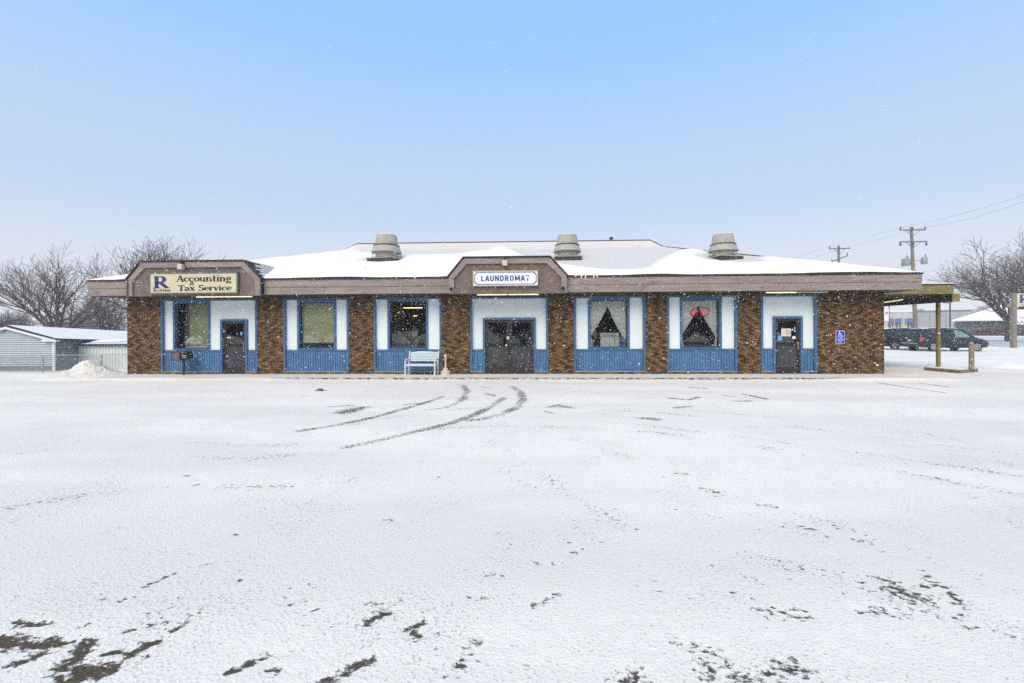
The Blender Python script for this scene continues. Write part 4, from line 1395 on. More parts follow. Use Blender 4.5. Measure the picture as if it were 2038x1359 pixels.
for k in range(6):
    z = .54 + k * .062
    y = .235 + (z - .4) * .25
    m_ = MB()
    if k < 5: m_.box(-hw + .03, hw - .03, y - .012, y + .012, z - .026, z + .026)
    else: m_.prism_y([(-hw + .03, z - .026), (hw - .03, z - .026), (hw - .03, z + .015), (hw * .4, z + .045), (-hw * .4, z + .045), (-hw + .03, z + .015)], y - .012, y + .012)
    obj('back_slat', m_, 'bench', t, bevel=.005)
for k in range(5):
    y = -.21 + k * .095
    obj('seat_slat', MB().box(-hw + .03, hw - .03, y - .04, y + .04, .39 + (0.0 if k else -.03), .425), 'bench_frame' if k == 0 else 'bench', t, bevel=.005)
# cigarette receptacle
p = onZ(888, 745.8, SW_Z)
t = thing('cigarette_receptacle', 'cream plastic cigarette receptacle with bell base and thin neck beside the bench', 'ashtray', (p.x, p.y - .12, SW_Z + .01))
obj('base', MB().lathe([(.185, 0), (.185, .14), (.165, .165), (.11, .17), (.105, .20), (.09, .245), (.05, .27), (.035, .30)], 20), 'cream', t, smooth=True)
obj('neck', MB().lathe([(.034, .30), (.034, .58), (.05, .60), (.05, .635)], 14), 'cream', t, smooth=True)
obj('head', MB().lathe([(.03, .636), (.03, .665), (.056, .67), (.056, .69), (.045, .70), (.058, .735), (.05, .775), (.02, .795)], 14), 'cream', t, smooth=True)
# mailbox and newspaper box on one post
p = onZ(379, 745, SW_Z)
t = thing('mailbox_post', 'dark post carrying a reddish grey letter box and a black box below the accounting window', 'mailbox', (p.x, -.38, SW_Z + .008))
obj('post', MB().box(-.035, .035, -.03, .03, 0, .92), 'black', t, bevel=.006)
b1 = obj('letter_box', MB().box(-.36, -.02, -.17, .16, .58, .93), 'grey_box', t, bevel=.015)
obj('box_rim', MB().box(-.37, -.01, -.19, -.172, .57, .60).box(-.37, -.01, -.19, -.172, .91, .94).box(-.37, -.345, -.19, -.172, .60, .91).box(-.035, -.01, -.19, -.172, .60, .91), 'red_box', b1)
b2 = obj('newspaper_box', MB().prism_y([(.03, .62), (.27, .62), (.27, .84), (.21, .94), (.09, .94), (.03, .84)], -.17, .16), 'black', t, bevel=.01)
for k in range(2):
    obj('print_line', MB().box(.07, .24, -.174, -.1712, .71 + k * .06, .724 + k * .06), 'sign_white', b2)
# accessible parking sign
c = onY(1672, 671, -.02)
t = thing('parking_sign', 'blue accessible parking sign with white wheelchair symbol on the brick wall', 'sign', (c.x, -.022, c.z))
hw, hh = .165, .25
def rrect(x, z, r):
    out = []
    for qx, qz, a0 in ((x - r, -z + r, -90), (x - r, z - r, 0), (-x + r, z - r, 90), (-x + r, -z + r, 180)):
        for k in range(5):
            a_ = RAD(a0 + 22.5 * k)
            out.append((qx + r * math.cos(a_), qz + r * math.sin(a_)))
    return out
pl = obj('plate', MB().prism_y(rrect(hw, hh, .035), -.004, .004), 'sign_white', t)
obj('field', MB().prism_y(rrect(hw - .012, hh - .012, .026), -.007, -.0045), 'hc_blue', pl)
wc = MB()
y = -.009
ringp = [(.062 * math.cos(RAD(a_)) - .012, y, .062 * math.sin(RAD(a_)) + .055) for a_ in range(120, 405, 15)]
wc.tube(ringp, .011, 5)
wc.tube([(-.022, y, .175), (-.012, y, .085), (.045, y, .085), (.07, y, .015), (.098, y, .02)], .013, 5)
wc.tube([(-.016, y, .13), (.035, y, .13)], .010, 5)
wc.lathe([(.004, -.006), (.024, -.004), (.024, .002)], 10, (-.026, y, .205), 'y')
obj('wheelchair_symbol', wc, 'sign_white', pl)
let(sans('PARKING', .055, .25, bold=.008), 'sign_white', 0, -.085, pl, -.0075)
let(sans('ONLY', .055, .15, bold=.008), 'sign_white', 0, -.165, pl, -.0075)
# snow covered lump of ice in the lot
p = onZ(637, 777, 0)
tag(obj('ice_lump', MB().lathe([(.02, 0), (.10, .01), (.09, .05), (.03, .075)], 7, (p.x, p.y, -.01)), 'grey_box', smooth=True), 'small dark lump lying alone on the snowy lot', 'debris')

# ------------------------------------------------------------------ side drive island and bollard
isl = [onZ(a_, b_, 0) for a_, b_ in ((1840, 737), (1909, 743), (1946, 740), (1936, 729.5), (1850, 727.5))]
pts = [(q.x, q.y) for q in isl]
io = obj('kerb_island', MB().prism_z(pts, -.05, .12), mat('island_concrete', (.17, .145, .10), .9, .25, 6, .4, 50, col2=(.75, .75, .76), c2lo=.62, c2hi=.68))
tag(io, 'low concrete kerb island under the canopy post', 'kerb island')
cxm, cym = sum(q[0] for q in pts) / 5, sum(q[1] for q in pts) / 5
obj('snow_cover', MB().prism_z([(cxm + (x - cxm) * .95, cym + (y - cym) * .95) for x, y in pts], .121, .145), 'snow', io)
p = onZ(1933.5, 735, .12)
t = thing('bollard', 'short brown round bollard standing on the kerb island', 'bollard', (p.x, p.y, .12))
obj('shaft', MB().lathe([(.085, 0), (.083, 1.0), (.078, 1.05), (.03, 1.06)], 16), 'post_wood', t, smooth=True)
obj('snow_cap', MB().lathe([(.07, 1.058), (.05, 1.075), (.01, 1.08)], 12), 'snow', t, smooth=True)

# ------------------------------------------------------------------ vans
ST = [  # x, zb, wb, zm, wm, zbelt, wbelt, zr, wr
    (0.00, .50, .78, .66, .84, .92, .86, .99, .80),
    (0.07, .36, .84, .66, .93, 1.00, .93, 1.12, .80),
    (0.18, .30, .86, .66, .96, 1.02, .955, 1.40, .76),
    (0.34, .28, .86, .66, .975, 1.03, .965, 1.67, .70),
    (0.60, .28, .86, .66, .98, 1.03, .97, 1.74, .67),
    (1.30, .26, .86, .66, .985, 1.02, .975, 1.775, .68),
    (2.30, .26, .86, .66, .985, 1.00, .975, 1.775, .69),
    (3.00, .26, .86, .66, .985, .99, .975, 1.735, .68),
    (3.40, .26, .86, .66, .98, .985, .97, 1.645, .67),
    (3.85, .27, .86, .66, .975, .985, .965, 1.38, .70),
    (4.25, .28, .86, .64, .965, .975, .95, 1.10, .74),
    (4.70, .28, .86, .60, .95, .88, .92, .99, .72),
    (5.00, .30, .80, .56, .90, .76, .86, .84, .66),
    (5.12, .36, .68, .52, .76, .64, .74, .68, .58)]
def st_at(x):
    for a_, b_ in zip(ST[:-1], ST[1:]):
        if a_[0] <= x <= b_[0]:
            u = (x - a_[0]) / (b_[0] - a_[0])
            return [p + (q - p) * u for p, q in zip(a_, b_)]
    return list(ST[-1])
def side_pt(x, u, off=.006):
    s = st_at(x)
    return (x, -(s[6] + (s[8] - s[6]) * u) - off, s[5] + (s[7] - .055 - s[5]) * u)
def make_van(label, paint):
    t = thing('parked_van', label, 'van', (0, 0, 0), 0, 'vans parked beyond the canopy')
    mb = MB()
    for s in ST:
        x, zb, wb, zm, wm, zl, wl, zr, wr = s
        half = [(wb, zb), (wm, zm), (wl, zl), (wr, zr - .055), (wr - .13, zr)]
        mb.v += [(x, -y, z) for y, z in half] + [(x, y, z) for y, z in reversed(half)]
    n = 10
    for i in range(len(ST) - 1):
        for j in range(n):
            mb.f.append((i * n + j, i * n + (j + 1) % n, (i + 1) * n + (j + 1) % n, (i + 1) * n + j))
    mb.f += [tuple(range(n)), tuple((len(ST) - 1) * n + j for j in range(n - 1, -1, -1))]
    body = obj('body', mb, paint, t, smooth=True)
    for sgn in (1, -1):
        for x0, x1, g in ((.45, 1.42, 'van_glass'), (1.50, 2.55, 'van_glass'), (2.63, 3.62, 'van_glass_lit')):
            q = [side_pt(x0 + (.12 if x0 < .5 else 0), .12), side_pt(x1, .12), side_pt(x1 if x1 < 3 else 3.08, .90), side_pt(x0 + (.18 if x0 < .5 else 0), .90)]
            if x1 > 3: q = [side_pt(x0, .12), side_pt(3.80, .14), side_pt(3.45, .62), side_pt(3.10, .90), side_pt(x0, .90)]
            q = [(a_, b_ * sgn, c_) for a_, b_, c_ in q]
            obj('side_window', MB().add(q, [tuple(range(len(q)))]), g, body)
        s1 = [(.05, -.80, 1.02), (.05, -.935, 1.0), (.02, -.875, .72), (.02, -.72, .72)]
        tl = MB().add([(.035, -.76 * sgn, 1.02), (.075, -.945 * sgn, 1.03), (.30, -.972 * sgn, .99), (.26, -.972 * sgn, .80), (.05, -.93 * sgn, .78), (-.005, -.78 * sgn, .80)], [(0, 1, 4, 5), (1, 2, 3, 4)])
        obj('tail_light', tl, 'red_lens', body)
        obj('headlight', MB().add([(4.78, -.935 * sgn, .80), (5.03, -.85 * sgn, .72), (5.06, -.80 * sgn, .62), (4.82, -.94 * sgn, .68)], [(0, 1, 2, 3)]), 'clear_lens', body)
        obj('mirror', MB().box(3.55, 3.66, min(-1.16 * sgn, -.98 * sgn), max(-1.16 * sgn, -.98 * sgn), .99, 1.15), paint, body, bevel=.03)
    obj('rear_window', MB().add([(.105, -.70, 1.18), (.105, .70, 1.18), (.345, .58, 1.62), (.345, -.58, 1.62)], [(0, 1, 2, 3)]).shift((-.015, 0, .01)), 'van_glass', body)
    obj('windscreen', MB().add([(4.22, -.66, 1.13), (4.22, .66, 1.13), (3.44, .56, 1.63), (3.44, -.56, 1.63)], [(0, 1, 2, 3)]).shift((.012, 0, .014)), 'van_glass', body)
    obj('licence_plate', MB().box(-.012, .03, -.16, .16, .76, .90), 'plate', body)
    obj('bumper', MB().box(-.035, .10, -.82, .82, .50, .60), paint, body, bevel=.03)
    obj('bumper_snow', MB().box(-.03, .02, -.78, .78, .602, .625), 'snow', body)
    obj('roof_snow', MB().add([(.5, -.52, 1.735), (.5, .52, 1.735), (1.3, .53, 1.79), (1.3, -.53, 1.79), (2.3, .54, 1.79), (2.3, -.54, 1.79), (3.0, .53, 1.75), (3.0, -.53, 1.75),
                               (.42, -.58, 1.70), (3.1, -.55, 1.72), (1.3, -.57, 1.77), (2.3, -.58, 1.77)], [(0, 1, 2, 3), (3, 2, 4, 5), (5, 4, 6, 7), (8, 0, 3, 10), (10, 3, 5, 11), (11, 5, 7, 9)]).shift((0, 0, .02)), 'snow', body)
    for x in (1.02, 4.10):
        for sgn in (1, -1):
            arch = MB().lathe([(.40, -.004), (.40, .004)], 24, (x, -.978 * sgn, .36), 'y')
            obj('wheel_arch', arch, 'black', body)
            wh = obj('wheel', MB().lathe([(.24, -.11), (.31, -.115), (.345, -.07), (.345, .07), (.31, .115), (.24, .11)], 28, (x, -.90 * sgn, .345), 'y'), 'tyre', t, smooth=True)
            rim = MB()
            yo = -1.022 * sgn
            rim.lathe([(.235, 0), (.245, .02 * sgn), (.20, .025 * sgn), (.20, 0)], 24, (x, yo, .345), 'y')
            rim.lathe([(.005, -.004 * sgn), (.05, 0), (.05, .03 * sgn)], 12, (x, yo, .345), 'y')
            for k in range(5):
                a_ = 2 * math.pi * k / 5 + .3
                d = Vector((math.cos(a_), 0, math.sin(a_)))
                e_ = Vector((-math.sin(a_), 0, math.cos(a_))) * .034
                c_ = Vector((x, yo, .345))
                rim.add([c_ + d * .04 - e_, c_ + d * .215 - e_ * .9, c_ + d * .215 + e_ * .9, c_ + d * .04 + e_], [(0, 1, 2, 3)])
            obj('rim', rim, 'rim', wh)
    return t
van = make_van('dark minivan with snow on its roof parked beyond the canopy post', 'van_paint')
rw = onZ(1858, 699.3, 0)
rx, ry = rw.x, rw.y
best = min((abs(proj((rx + 3.08 * math.cos(th), ry + 3.08 * math.sin(th), .34))[0] - 1944), th) for th in [RAD(k * .5) for k in range(-60, 80)])
TH = best[1]
def van_loc(rx, ry, th):                      # place by the near rear wheel's ground contact
    lx, ly = 1.02, -.95
    return (rx - lx * math.cos(th) + ly * math.sin(th), ry - lx * math.sin(th) - ly * math.cos(th), 0)
van.location = van_loc(rx, ry, TH)
van.rotation_euler = (0, 0, TH)
van2 = make_van('navy minivan partly hidden behind the corner of the brick building', 'van_paint2')
rw = onZ(1781, 696.0, 0)
van2.location = van_loc(rw.x, rw.y, TH + RAD(3))
van2.rotation_euler = (0, 0, TH + RAD(3))

# ------------------------------------------------------------------ bare trees
def grow_tree(seed, H, trunk_h, spread, r0, kids=(7, 6, 5, 4, 3), up=0.35, rmin=.011, lean=(0, 0)):
    """branch segments of a bare tree: list of (p, q, r0, r1, level)"""
    R = random.Random(seed)
    segs = []
    def branch(p, d, L, r, lev):
        n = 3 if lev < 4 else 2
        pts = [p]
        rr = [r]
        for i in range(n):
            wob = .16 if lev < 3 else .24
            d = (d + Vector((R.uniform(-wob, wob), R.uniform(-wob, wob), R.uniform(-wob, wob) + up * .22 * (1 if lev else 0)))).normalized()
            q = p + d * (L / n)
            r2 = max(rmin, r * (1 - .24))
            segs.append((p, q, r, r2, lev))
            p, r = q, r2
            pts.append(q)
            rr.append(r)
        if lev >= len(kids): return
        k = kids[lev]
        for j in range(k):
            u = (.25 + .75 * (j + R.random()) / k) * n
            i = min(n - 1, int(u))
            b = pts[i] + (pts[i + 1] - pts[i]) * (u - i)
            dd = (pts[i + 1] - pts[i]).normalized()
            a_ = R.uniform(0, 2 * math.pi)
            side = Vector((math.cos(a_), math.sin(a_), R.uniform(-.15, .5)))
            side = (side - dd * side.dot(dd)).normalized()
            ang = R.uniform(.45, .95) * (1 - .35 * (j / k))
            nd = dd * math.cos(ang) + side * math.sin(ang)
            nd = Vector((nd.x * spread, nd.y * spread, nd.z)).normalized()
            branch(b, nd, L * R.uniform(.50, .74) * (1 - .12 * j / k), max(rmin, rr[i] * R.uniform(.45, .62)), lev + 1)
    # trunk
    p = Vector((0, 0, -.3))
    d = Vector((lean[0], lean[1], 1)).normalized()
    top = p + d * (trunk_h + .3)
    segs.append((p, top, r0 * 1.25, r0, 0))
    nl = kids[0]
    for j in range(nl):
        a_ = 2 * math.pi * (j + R.uniform(-.3, .3)) / nl
        tilt = R.uniform(.25, .95) if j else .05
        nd = Vector((math.cos(a_) * math.sin(tilt) * spread, math.sin(a_) * math.sin(tilt) * spread, math.cos(tilt))).normalized()
        st = p + d * (trunk_h * R.uniform(.65, 1.0) + .3)
        branch(st, nd, (H - trunk_h) * R.uniform(.46, .60), r0 * R.uniform(.42, .62), 1)
    return segs
def seg_mesh(segs, sides=4):
    P = np.array([s[0][:] for s in segs]); Q = np.array([s[1][:] for s in segs])
    r0 = np.array([s[2] for s in segs]); r1 = np.array([s[3] for s in segs])
    d = Q - P
    d /= np.linalg.norm(d, axis=1, keepdims=True) + 1e-9
    ref = np.where(np.abs(d[:, 2:3]) < .9, np.array([[0, 0, 1.]]), np.array([[1., 0, 0]]))
    a = np.cross(d, ref); a /= np.linalg.norm(a, axis=1, keepdims=True)
    b = np.cross(d, a)
    rings = []
    for base, r in ((P, r0), (Q, r1)):
        for j in range(sides):
            t_ = 2 * math.pi * j / sides
            rings.append(base + (a * math.cos(t_) + b * math.sin(t_)) * r[:, None])
    V = np.stack(rings, 1).reshape(-1, 3)
    n = len(segs)
    k = (np.arange(n) * 2 * sides)[:, None]
    Fs = [np.concatenate([k + j, k + (j + 1) % sides, k + sides + (j + 1) % sides, k + sides + j], 1) for j in range(sides)]
    return V, np.concatenate(Fs, 0)
def np_mesh(name, V, Fq, m):
    me = bpy.data.meshes.new(name)
    me.vertices.add(len(V))
    me.vertices.foreach_set('co', V.astype(np.float32).ravel())
    n = Fq.shape[1]
    me.loops.add(Fq.size)
    me.loops.foreach_set('vertex_index', Fq.astype(np.int32).ravel())
    me.polygons.add(len(Fq))
    me.polygons.foreach_set('loop_start', np.arange(0, Fq.size, n, dtype=np.int32))
    me.update(calc_edges=True)
    me.materials.append(M[m] if isinstance(m, str) else m)
    return me
def tree(label, loc, H, trunk_h, spread, r0, seed, kids=(7, 6, 5, 4, 3), group=None, rmin=.011, up=.35, rz=0.0, lean=(0, 0)):
    t = thing('bare_tree', label, 'tree', loc, rz, group)
    segs = grow_tree(seed, H, trunk_h, spread, r0, kids, up, rmin, lean)
    obj('trunk', np_mesh('trunk', *seg_mesh([s for s in segs if s[4] <= 2], 7), 'bark'), None, t)
    obj('crown', np_mesh('crown', *seg_mesh([s for s in segs if s[4] > 2], 3), 'bark2'), None, t)
    return t
def tree_px(label, px, depth, top_py, trunk_h, spread, r0, seed, **kw):
    p = atD(px, YH, depth)
    zt = atD(px, top_py, depth).z
    g = kw.pop('z', 0.0)
    return tree(label, (p.x, p.y, g), (zt - g), trunk_h, spread, r0, seed, **kw)
tree_px('big bare spreading tree rising behind the grey mobile home', 116, 52, 466, 2.2, 1.05, .36, 3, kids=(9, 7, 6, 4), rmin=.013, z=-.45)
tree_px('bare tree with dense twigs showing above the accounting gable', 322, 44, 466, 2.2, 1.15, .34, 57, kids=(13, 8, 6, 4), rmin=.014)
tree_px('smaller bare tree between the mobile home roof and the brick building eave', 215, 48, 552, 2.0, 1.35, .22, 21, kids=(8, 6, 5, 4), rmin=.013, z=-.45)
tree_px('slender bare tree at the picture edge behind the mobile home', 14, 60, 612, 1.6, 1.2, .2, 33, kids=(8, 6, 5, 4), rmin=.013, z=-.45)
tree_px('large dark bare tree behind the tall roadside sign', 2009, 58, 470, 3.0, 1.35, .38, 14, kids=(10, 7, 6, 4), rmin=.017)
tree_px('bare tree cut by the picture edge beyond the roadside sign', 2105, 66, 430, 3.0, 1.2, .36, 27, kids=(8, 6, 5, 4), rmin=.02)

# far woods behind the yard: one mass
def woods():
    Vs, Fs, k = [], [], 0
    protos = [seg_mesh([s for s in grow_tree(100 + i, 7, 1.4, 1.1, .13, (7, 6, 5, 3), .4, .016)], 3) for i in range(4)]
    R = random.Random(9)
    for i in range(26):
        V, Fq = protos[i % 4]
        px = R.uniform(-60, 330)
        dep = R.uniform(66, 110)
        p = atD(px, YH, dep)
        a_ = R.uniform(0, 6.28)
        s = R.uniform(.6, 1.0) * dep / 85
        rot = np.array([[math.cos(a_), -math.sin(a_), 0], [math.sin(a_), math.cos(a_), 0], [0, 0, 1]])
        Vs.append(V @ rot.T * s + np.array([p.x, p.y, -.5]))
        Fs.append(Fq + k)
        k += len(V)
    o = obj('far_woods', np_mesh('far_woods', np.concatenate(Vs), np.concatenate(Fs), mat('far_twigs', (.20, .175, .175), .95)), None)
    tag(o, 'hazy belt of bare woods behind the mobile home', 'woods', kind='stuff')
woods()
def added_woods():  # invented tree belt, out of view, gives the shop glass something dark to reflect
    Vs, Fs, k = [], [], 0
    protos = [seg_mesh(grow_tree(200 + i, 9, 1.2, 1.1, .2, (9, 8, 6, 3), .25, .055), 3) for i in range(3)]
    R = random.Random(19)
    for i in range(26):
        V, Fq = protos[i % 3]
        a_ = R.uniform(0, 6.28)
        rot = np.array([[math.cos(a_), -math.sin(a_), 0], [math.sin(a_), math.cos(a_), 0], [0, 0, 1]])
        Vs.append(V @ rot.T * R.uniform(.8, 1.1) + np.array([-52 + 4.0 * i + R.uniform(-1, 1), R.uniform(-44, -36), -.8]))
        Fs.append(Fq + k)
        k += len(V)
    o = obj('far_woods', np_mesh('far_woods', np.concatenate(Vs), np.concatenate(Fs), 'bark'), None)
    tag(o, 'added unseen belt of dark trees behind the camera, mirrored in the shop glass', 'woods', kind='stuff')
added_woods()

# ------------------------------------------------------------------ yard on the left: mobile home, shed, fence, snow pile
G0 = -.45
cor = onY(108, 700, 7.2)                      # near corner of the mobile home
dep = (cor - C0).dot(F_)
def zat(px, py, Y): return onY(px, py, Y).z
eave_z, apex_z = zat(108, 672, 7.2), zat(18, 649.5, 7.2)
wid = 2 * (cor.x - onY(18, 650, 7.2).x)
t = thing('mobile_home', 'low grey mobile home with lap siding, navy roof edge and snowy roof', 'mobile home', (cor.x, 7.2, G0))
ez, az = eave_z - G0, apex_z - G0
LEN = 14.0
DX = 0.0                                      # long side runs back and slightly outwards along the yard
def back(p, L=LEN): return (p[0], p[1] + L, p[2] - .05 * L)
core = MB()
crn = [(-wid, .03, 0), (-.02, .03, 0), (-.02, .03, ez), (-wid / 2, .03, az - .08), (-wid, .03, ez)]
core.v = crn + [back(p) for p in crn]
core.f = [(0, 1, 2, 3, 4), (9, 8, 7, 6, 5)] + [(i, i + 5, (i + 1) % 5 + 5, (i + 1) % 5) for i in range(5)]
obj('wall', core, 'siding_d', t)  # dark core paints the shadow gaps seen between the siding courses
zc = .28
while zc < az - .1:                           # lap siding courses on the gable end
    hwid = wid / 2 if zc + .115 < ez else max(.1, wid / 2 * (az - zc - .13) / (az - ez))
    obj('siding_course', MB().add([(-wid / 2 - hwid, -.03, zc), (-wid / 2 + hwid, -.03, zc), (-wid / 2 + hwid, .02, zc + .105), (-wid / 2 - hwid, .02, zc + .105), (-wid / 2 - hwid, .028, zc), (-wid / 2 + hwid, .028, zc)],
                                  [(0, 1, 2, 3), (0, 4, 5, 1)]), 'siding', t)
    zc += .125
zc = .28
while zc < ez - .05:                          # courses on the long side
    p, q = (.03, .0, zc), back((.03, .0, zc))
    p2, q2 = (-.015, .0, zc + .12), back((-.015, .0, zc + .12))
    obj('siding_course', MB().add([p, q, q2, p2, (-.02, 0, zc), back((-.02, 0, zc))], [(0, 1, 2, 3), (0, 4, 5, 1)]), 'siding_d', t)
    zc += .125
obj('corner_trim', MB().box(-.10, .03, -.02, .06, .0, ez), 'white_trim', t)
ov = .30
rm = MB()
prof = [(-wid - ov, -.18, ez - .06), (-wid / 2, -.18, az + .06), (ov, -.18, ez - .06)]
rm.v = prof + [(x, y, z - .07) for x, y, z in prof]
rm.v += [back((x, y, z)) for x, y, z in rm.v]
rm.f = [(0, 1, 7, 6), (1, 2, 8, 7), (0, 3, 4, 1), (1, 4, 5, 2), (2, 5, 11, 8), (3, 9, 10, 4), (4, 10, 11, 5)]
rfo = obj('roof', rm, 'navy_trim', t)
sn = MB()
sp = [(-wid - ov + .05, -.10, ez - .03), (-wid / 2, -.10, az + .09), (ov - .08, -.10, ez - .03)]
sn.v = sp + [back(p) for p in sp]
sn.f = [(0, 1, 4, 3), (1, 2, 5, 4)]
obj('roof_snow', sn, 'snow', rfo)
obj('fascia_board', MB().add([(-wid / 2, -.19, az - .02), (ov, -.19, ez - .14), (ov, -.19, ez - .26), (-wid / 2, -.19, az - .15)], [(0, 1, 2, 3)]), 'white_trim', rfo)
obj('fascia_board', MB().add([(-wid / 2, -.19, az - .02), (-wid - ov, -.19, ez - .14), (-wid - ov, -.19, ez - .26), (-wid / 2, -.19, az - .15)], [(3, 2, 1, 0)]), 'white_trim', rfo)
obj('eave_return', MB().box(-.55, .28, -.18, .05, ez - .22, ez - .08), 'white_trim', rfo)
p = back((.03, 0, .95), 2.6)
q = back((.03, 0, .95), 3.5)
wn = obj('window', MB().add([p, q, (q[0], q[1], ez - .2), (p[0], p[1], ez - .2)], [(0, 1, 2, 3)]), 'van_glass', t)
for L0 in (2.25, 3.55):
    p, q = back((.035, 0, .95), L0), back((.035, 0, .95), L0 + .3)
    obj('shutter', MB().add([p, q, (q[0], q[1], ez - .15), (p[0], p[1], ez - .15)], [(0, 1, 2, 3)]), 'navy_trim', wn)
p = back((-wid / 2 + .8, 0, az), 8.5)
obj('flue', MB().tube([(p[0], p[1], az - .3), (p[0], p[1], az + .40)], .08, 8).tube([(p[0], p[1], az + .38), (p[0], p[1], az + .48)], .12, 8), 'galv', rfo)

# lean-to shed beside the mobile home
YS = 8.6
s0, s1 = onY(147.5, 700, YS), onY(262, 700, YS)
zb_, zt_ = G0, zat(200, 688.5, YS)
t = thing('garden_shed', 'pale vertical sided shed with dark roof edge between mobile home and brick building', 'shed', (s0.x, YS, G0))
wS, hS = s1.x - s0.x, zt_ - G0
obj('wall', MB().box(0, wS, .02, 2.4, 0, hS), 'shed_wall', t)
x = 0.0
while x < wS - .02:
    obj('siding_strip', MB().box(x + .012, min(x + .19, wS), 0, .019, .02, hS), 'shed_wall', t)
    x += .2
rr_ = obj('roof', MB().add([(-.1, -.15, hS), (wS + .1, -.15, hS), (wS + .1, -.15, hS + .10), (-.1, -.15, hS + .10), (.35, 2.6, hS + .56), (wS + .1, 2.6, hS + .56), (.35, 2.6, hS + .46), (wS + .1, 2.6, hS + .46)],
                           [(0, 1, 2, 3), (3, 2, 5, 4), (0, 3, 4, 6), (1, 7, 5, 2), (0, 6, 7, 1)]), 'navy_trim', t)
obj('roof_snow', MB().add([(-.06, -.12, hS + .125), (wS + .08, -.12, hS + .125), (wS + .08, 2.6, hS + .60), (.36, 2.6, hS + .60)], [(0, 1, 2, 3)]), mat('shed_snow', (.66, .66, .68), .9, .06, 2, .2, 20), rr_)
dr = [(.9 + 1.1 * math.cos(a_) + .6, .75 + .55 * math.sin(a_)) for a_ in [2 * math.pi * k / 16 for k in range(16)]]
obj('snow_drift', MB().add([(x, y, hS + .15 + .174 * (y + .12)) for x, y in dr], [tuple(range(16))]), 'snow', rr_)

# chain link fence
YFN = 5.6
fz0, fz1 = G0 + .02, zat(85, 708, YFN)
fx0, fx1 = onY(-120, 700, YFN).x, onY(262, 700, YFN).x
t = thing('chain_link_fence', 'grey chain link fence in front of the mobile home and shed', 'fence', (fx0, YFN, G0))
FL, FH = fx1 - fx0, fz1 - G0
for px in (-60, 85, 202):
    x = onY(px, 700, YFN).x - fx0
    obj('post', MB().tube([(x, 0, 0), (x, 0, FH + .03)], .035, 8), 'galv', t)
obj('top_rail', MB().tube([(0, 0, FH), (FL, 0, FH + .06)], .022, 8), 'galv', t)
wm_ = MB()
x, hgt = -FH, FH - .02
while x < FL:
    for s in (0, 1):
        xa, xb = (x, x + hgt) if s == 0 else (x + hgt, x)
        z_a, z_b = .02, FH
        if min(xa, xb) > 0 and max(xa, xb) < FL:
            wm_.tube([(xa, .012 * s, z_a), (xb, .012 * s, z_b)], .0045, 3, False)
    x += .085
tag(obj('wire_mesh', wm_, 'galv', t), kind='stuff')

# ploughed snow pile at the corner
def pile(px0, px1, Y, h, lab, seed, m_='dirty_snow'):
    a_, b_ = onY(px0, 740, Y), onY(px1, 740, Y)
    cx_, wx = (a_.x + b_.x) / 2, (b_.x - a_.x) / 2
    R = np.random.default_rng(seed)
    n = 56
    U, V_ = np.meshgrid(np.linspace(-1, 1, n), np.linspace(-1, 1, n))
    r = np.hypot(U, V_)
    ph = R.uniform(0, 6.28, (8,))
    lump = sum(np.sin(U * (3 + 2 * k) + ph[k]) * np.cos(V_ * (2.5 + 2.2 * k) + ph[-k - 1]) / (1.6 + k) for k in range(5))
    base = np.clip(1 - r ** 1.25, 0, 1) ** 1.25
    skew = np.exp(-((U + .12) / .62) ** 2)
    Z = h * base * (.72 * skew + .35) * (1 + .22 * lump) + .035 * h * R.standard_normal(U.shape) * (base > .02) - .03
    P = np.stack([U * wx * 1.05, V_ * 1.0, Z], -1).reshape(-1, 3)
    idx = np.arange(n * n).reshape(n, n)
    Fq = np.stack([idx[:-1, :-1], idx[:-1, 1:], idx[1:, 1:], idx[1:, :-1]], -1).reshape(-1, 4)
    o = obj('snow_pile', np_mesh('snow_pile', P, Fq, m_), None, smooth=True)
    o.location = (cx_, Y, 0)
    return tag(o, lab, 'snow pile')
pile(100, 262, .25, .62, 'dirty ploughed snow heap against the corner of the brick building', 4)
pile(1960, 2060, 3.6, .22, 'low clean snow mound beside the kerb island', 6, 'snow')

# ------------------------------------------------------------------ roadside sign
pb_ = onZ(2017, 692, 0)
Yp = pb_.y
dpt = (pb_ - C0).dot(F_)
sc_ = dpt / FPX
t = thing('roadside_sign', 'tall wooden post sign with a cream panel over a white panel beside the street', 'sign', (pb_.x, Yp, 0))
zt = onY(2017, 583, Yp).z
hwp = .17
obj('post', MB().box(-hwp, hwp, -.15, .15, -.05, zt), 'pole_wood', t)
obj('post', MB().box(3.6, 3.6 + 2 * hwp, -.15, .15, -.05, zt), 'pole_wood', t)
za, zb2 = onY(2030, 610, Yp).z, onY(2030, 584, Yp).z
p1_ = obj('panel', MB().box(hwp + .02, 3.58, -.12, .0, za, zb2), 'sign_cream', t)
let(serif('R', (zb2 - za) * .62, .82), 'navy', hwp + .02 + .62, za + (zb2 - za) * .28, p1_, -.125)
obj('underline', MB().box(hwp + .35, hwp + 1.15, -.1255, -.1215, za + .10, za + .16), 'navy', p1_)
za, zb2 = onY(2030, 645.5, Yp).z, onY(2030, 616, Yp).z
p2_ = obj('panel', MB().box(hwp + .02, 3.58, -.12, .0, za, zb2), 'sign_white', t)
hh = zb2 - za
let(sans('TU', hh * .20, .5, bold=.01), 'blue_print', hwp + 1.05, za + hh * .77, p2_, -.124)
let(sans('Clean', hh * .15, .80, bold=.01), 'blue_print', hwp + .62, za + hh * .46, p2_, -.124)
let(sans('LAU', hh * .20, .85, bold=.01), 'blue_print', hwp + .50, za + hh * .16, p2_, -.124)
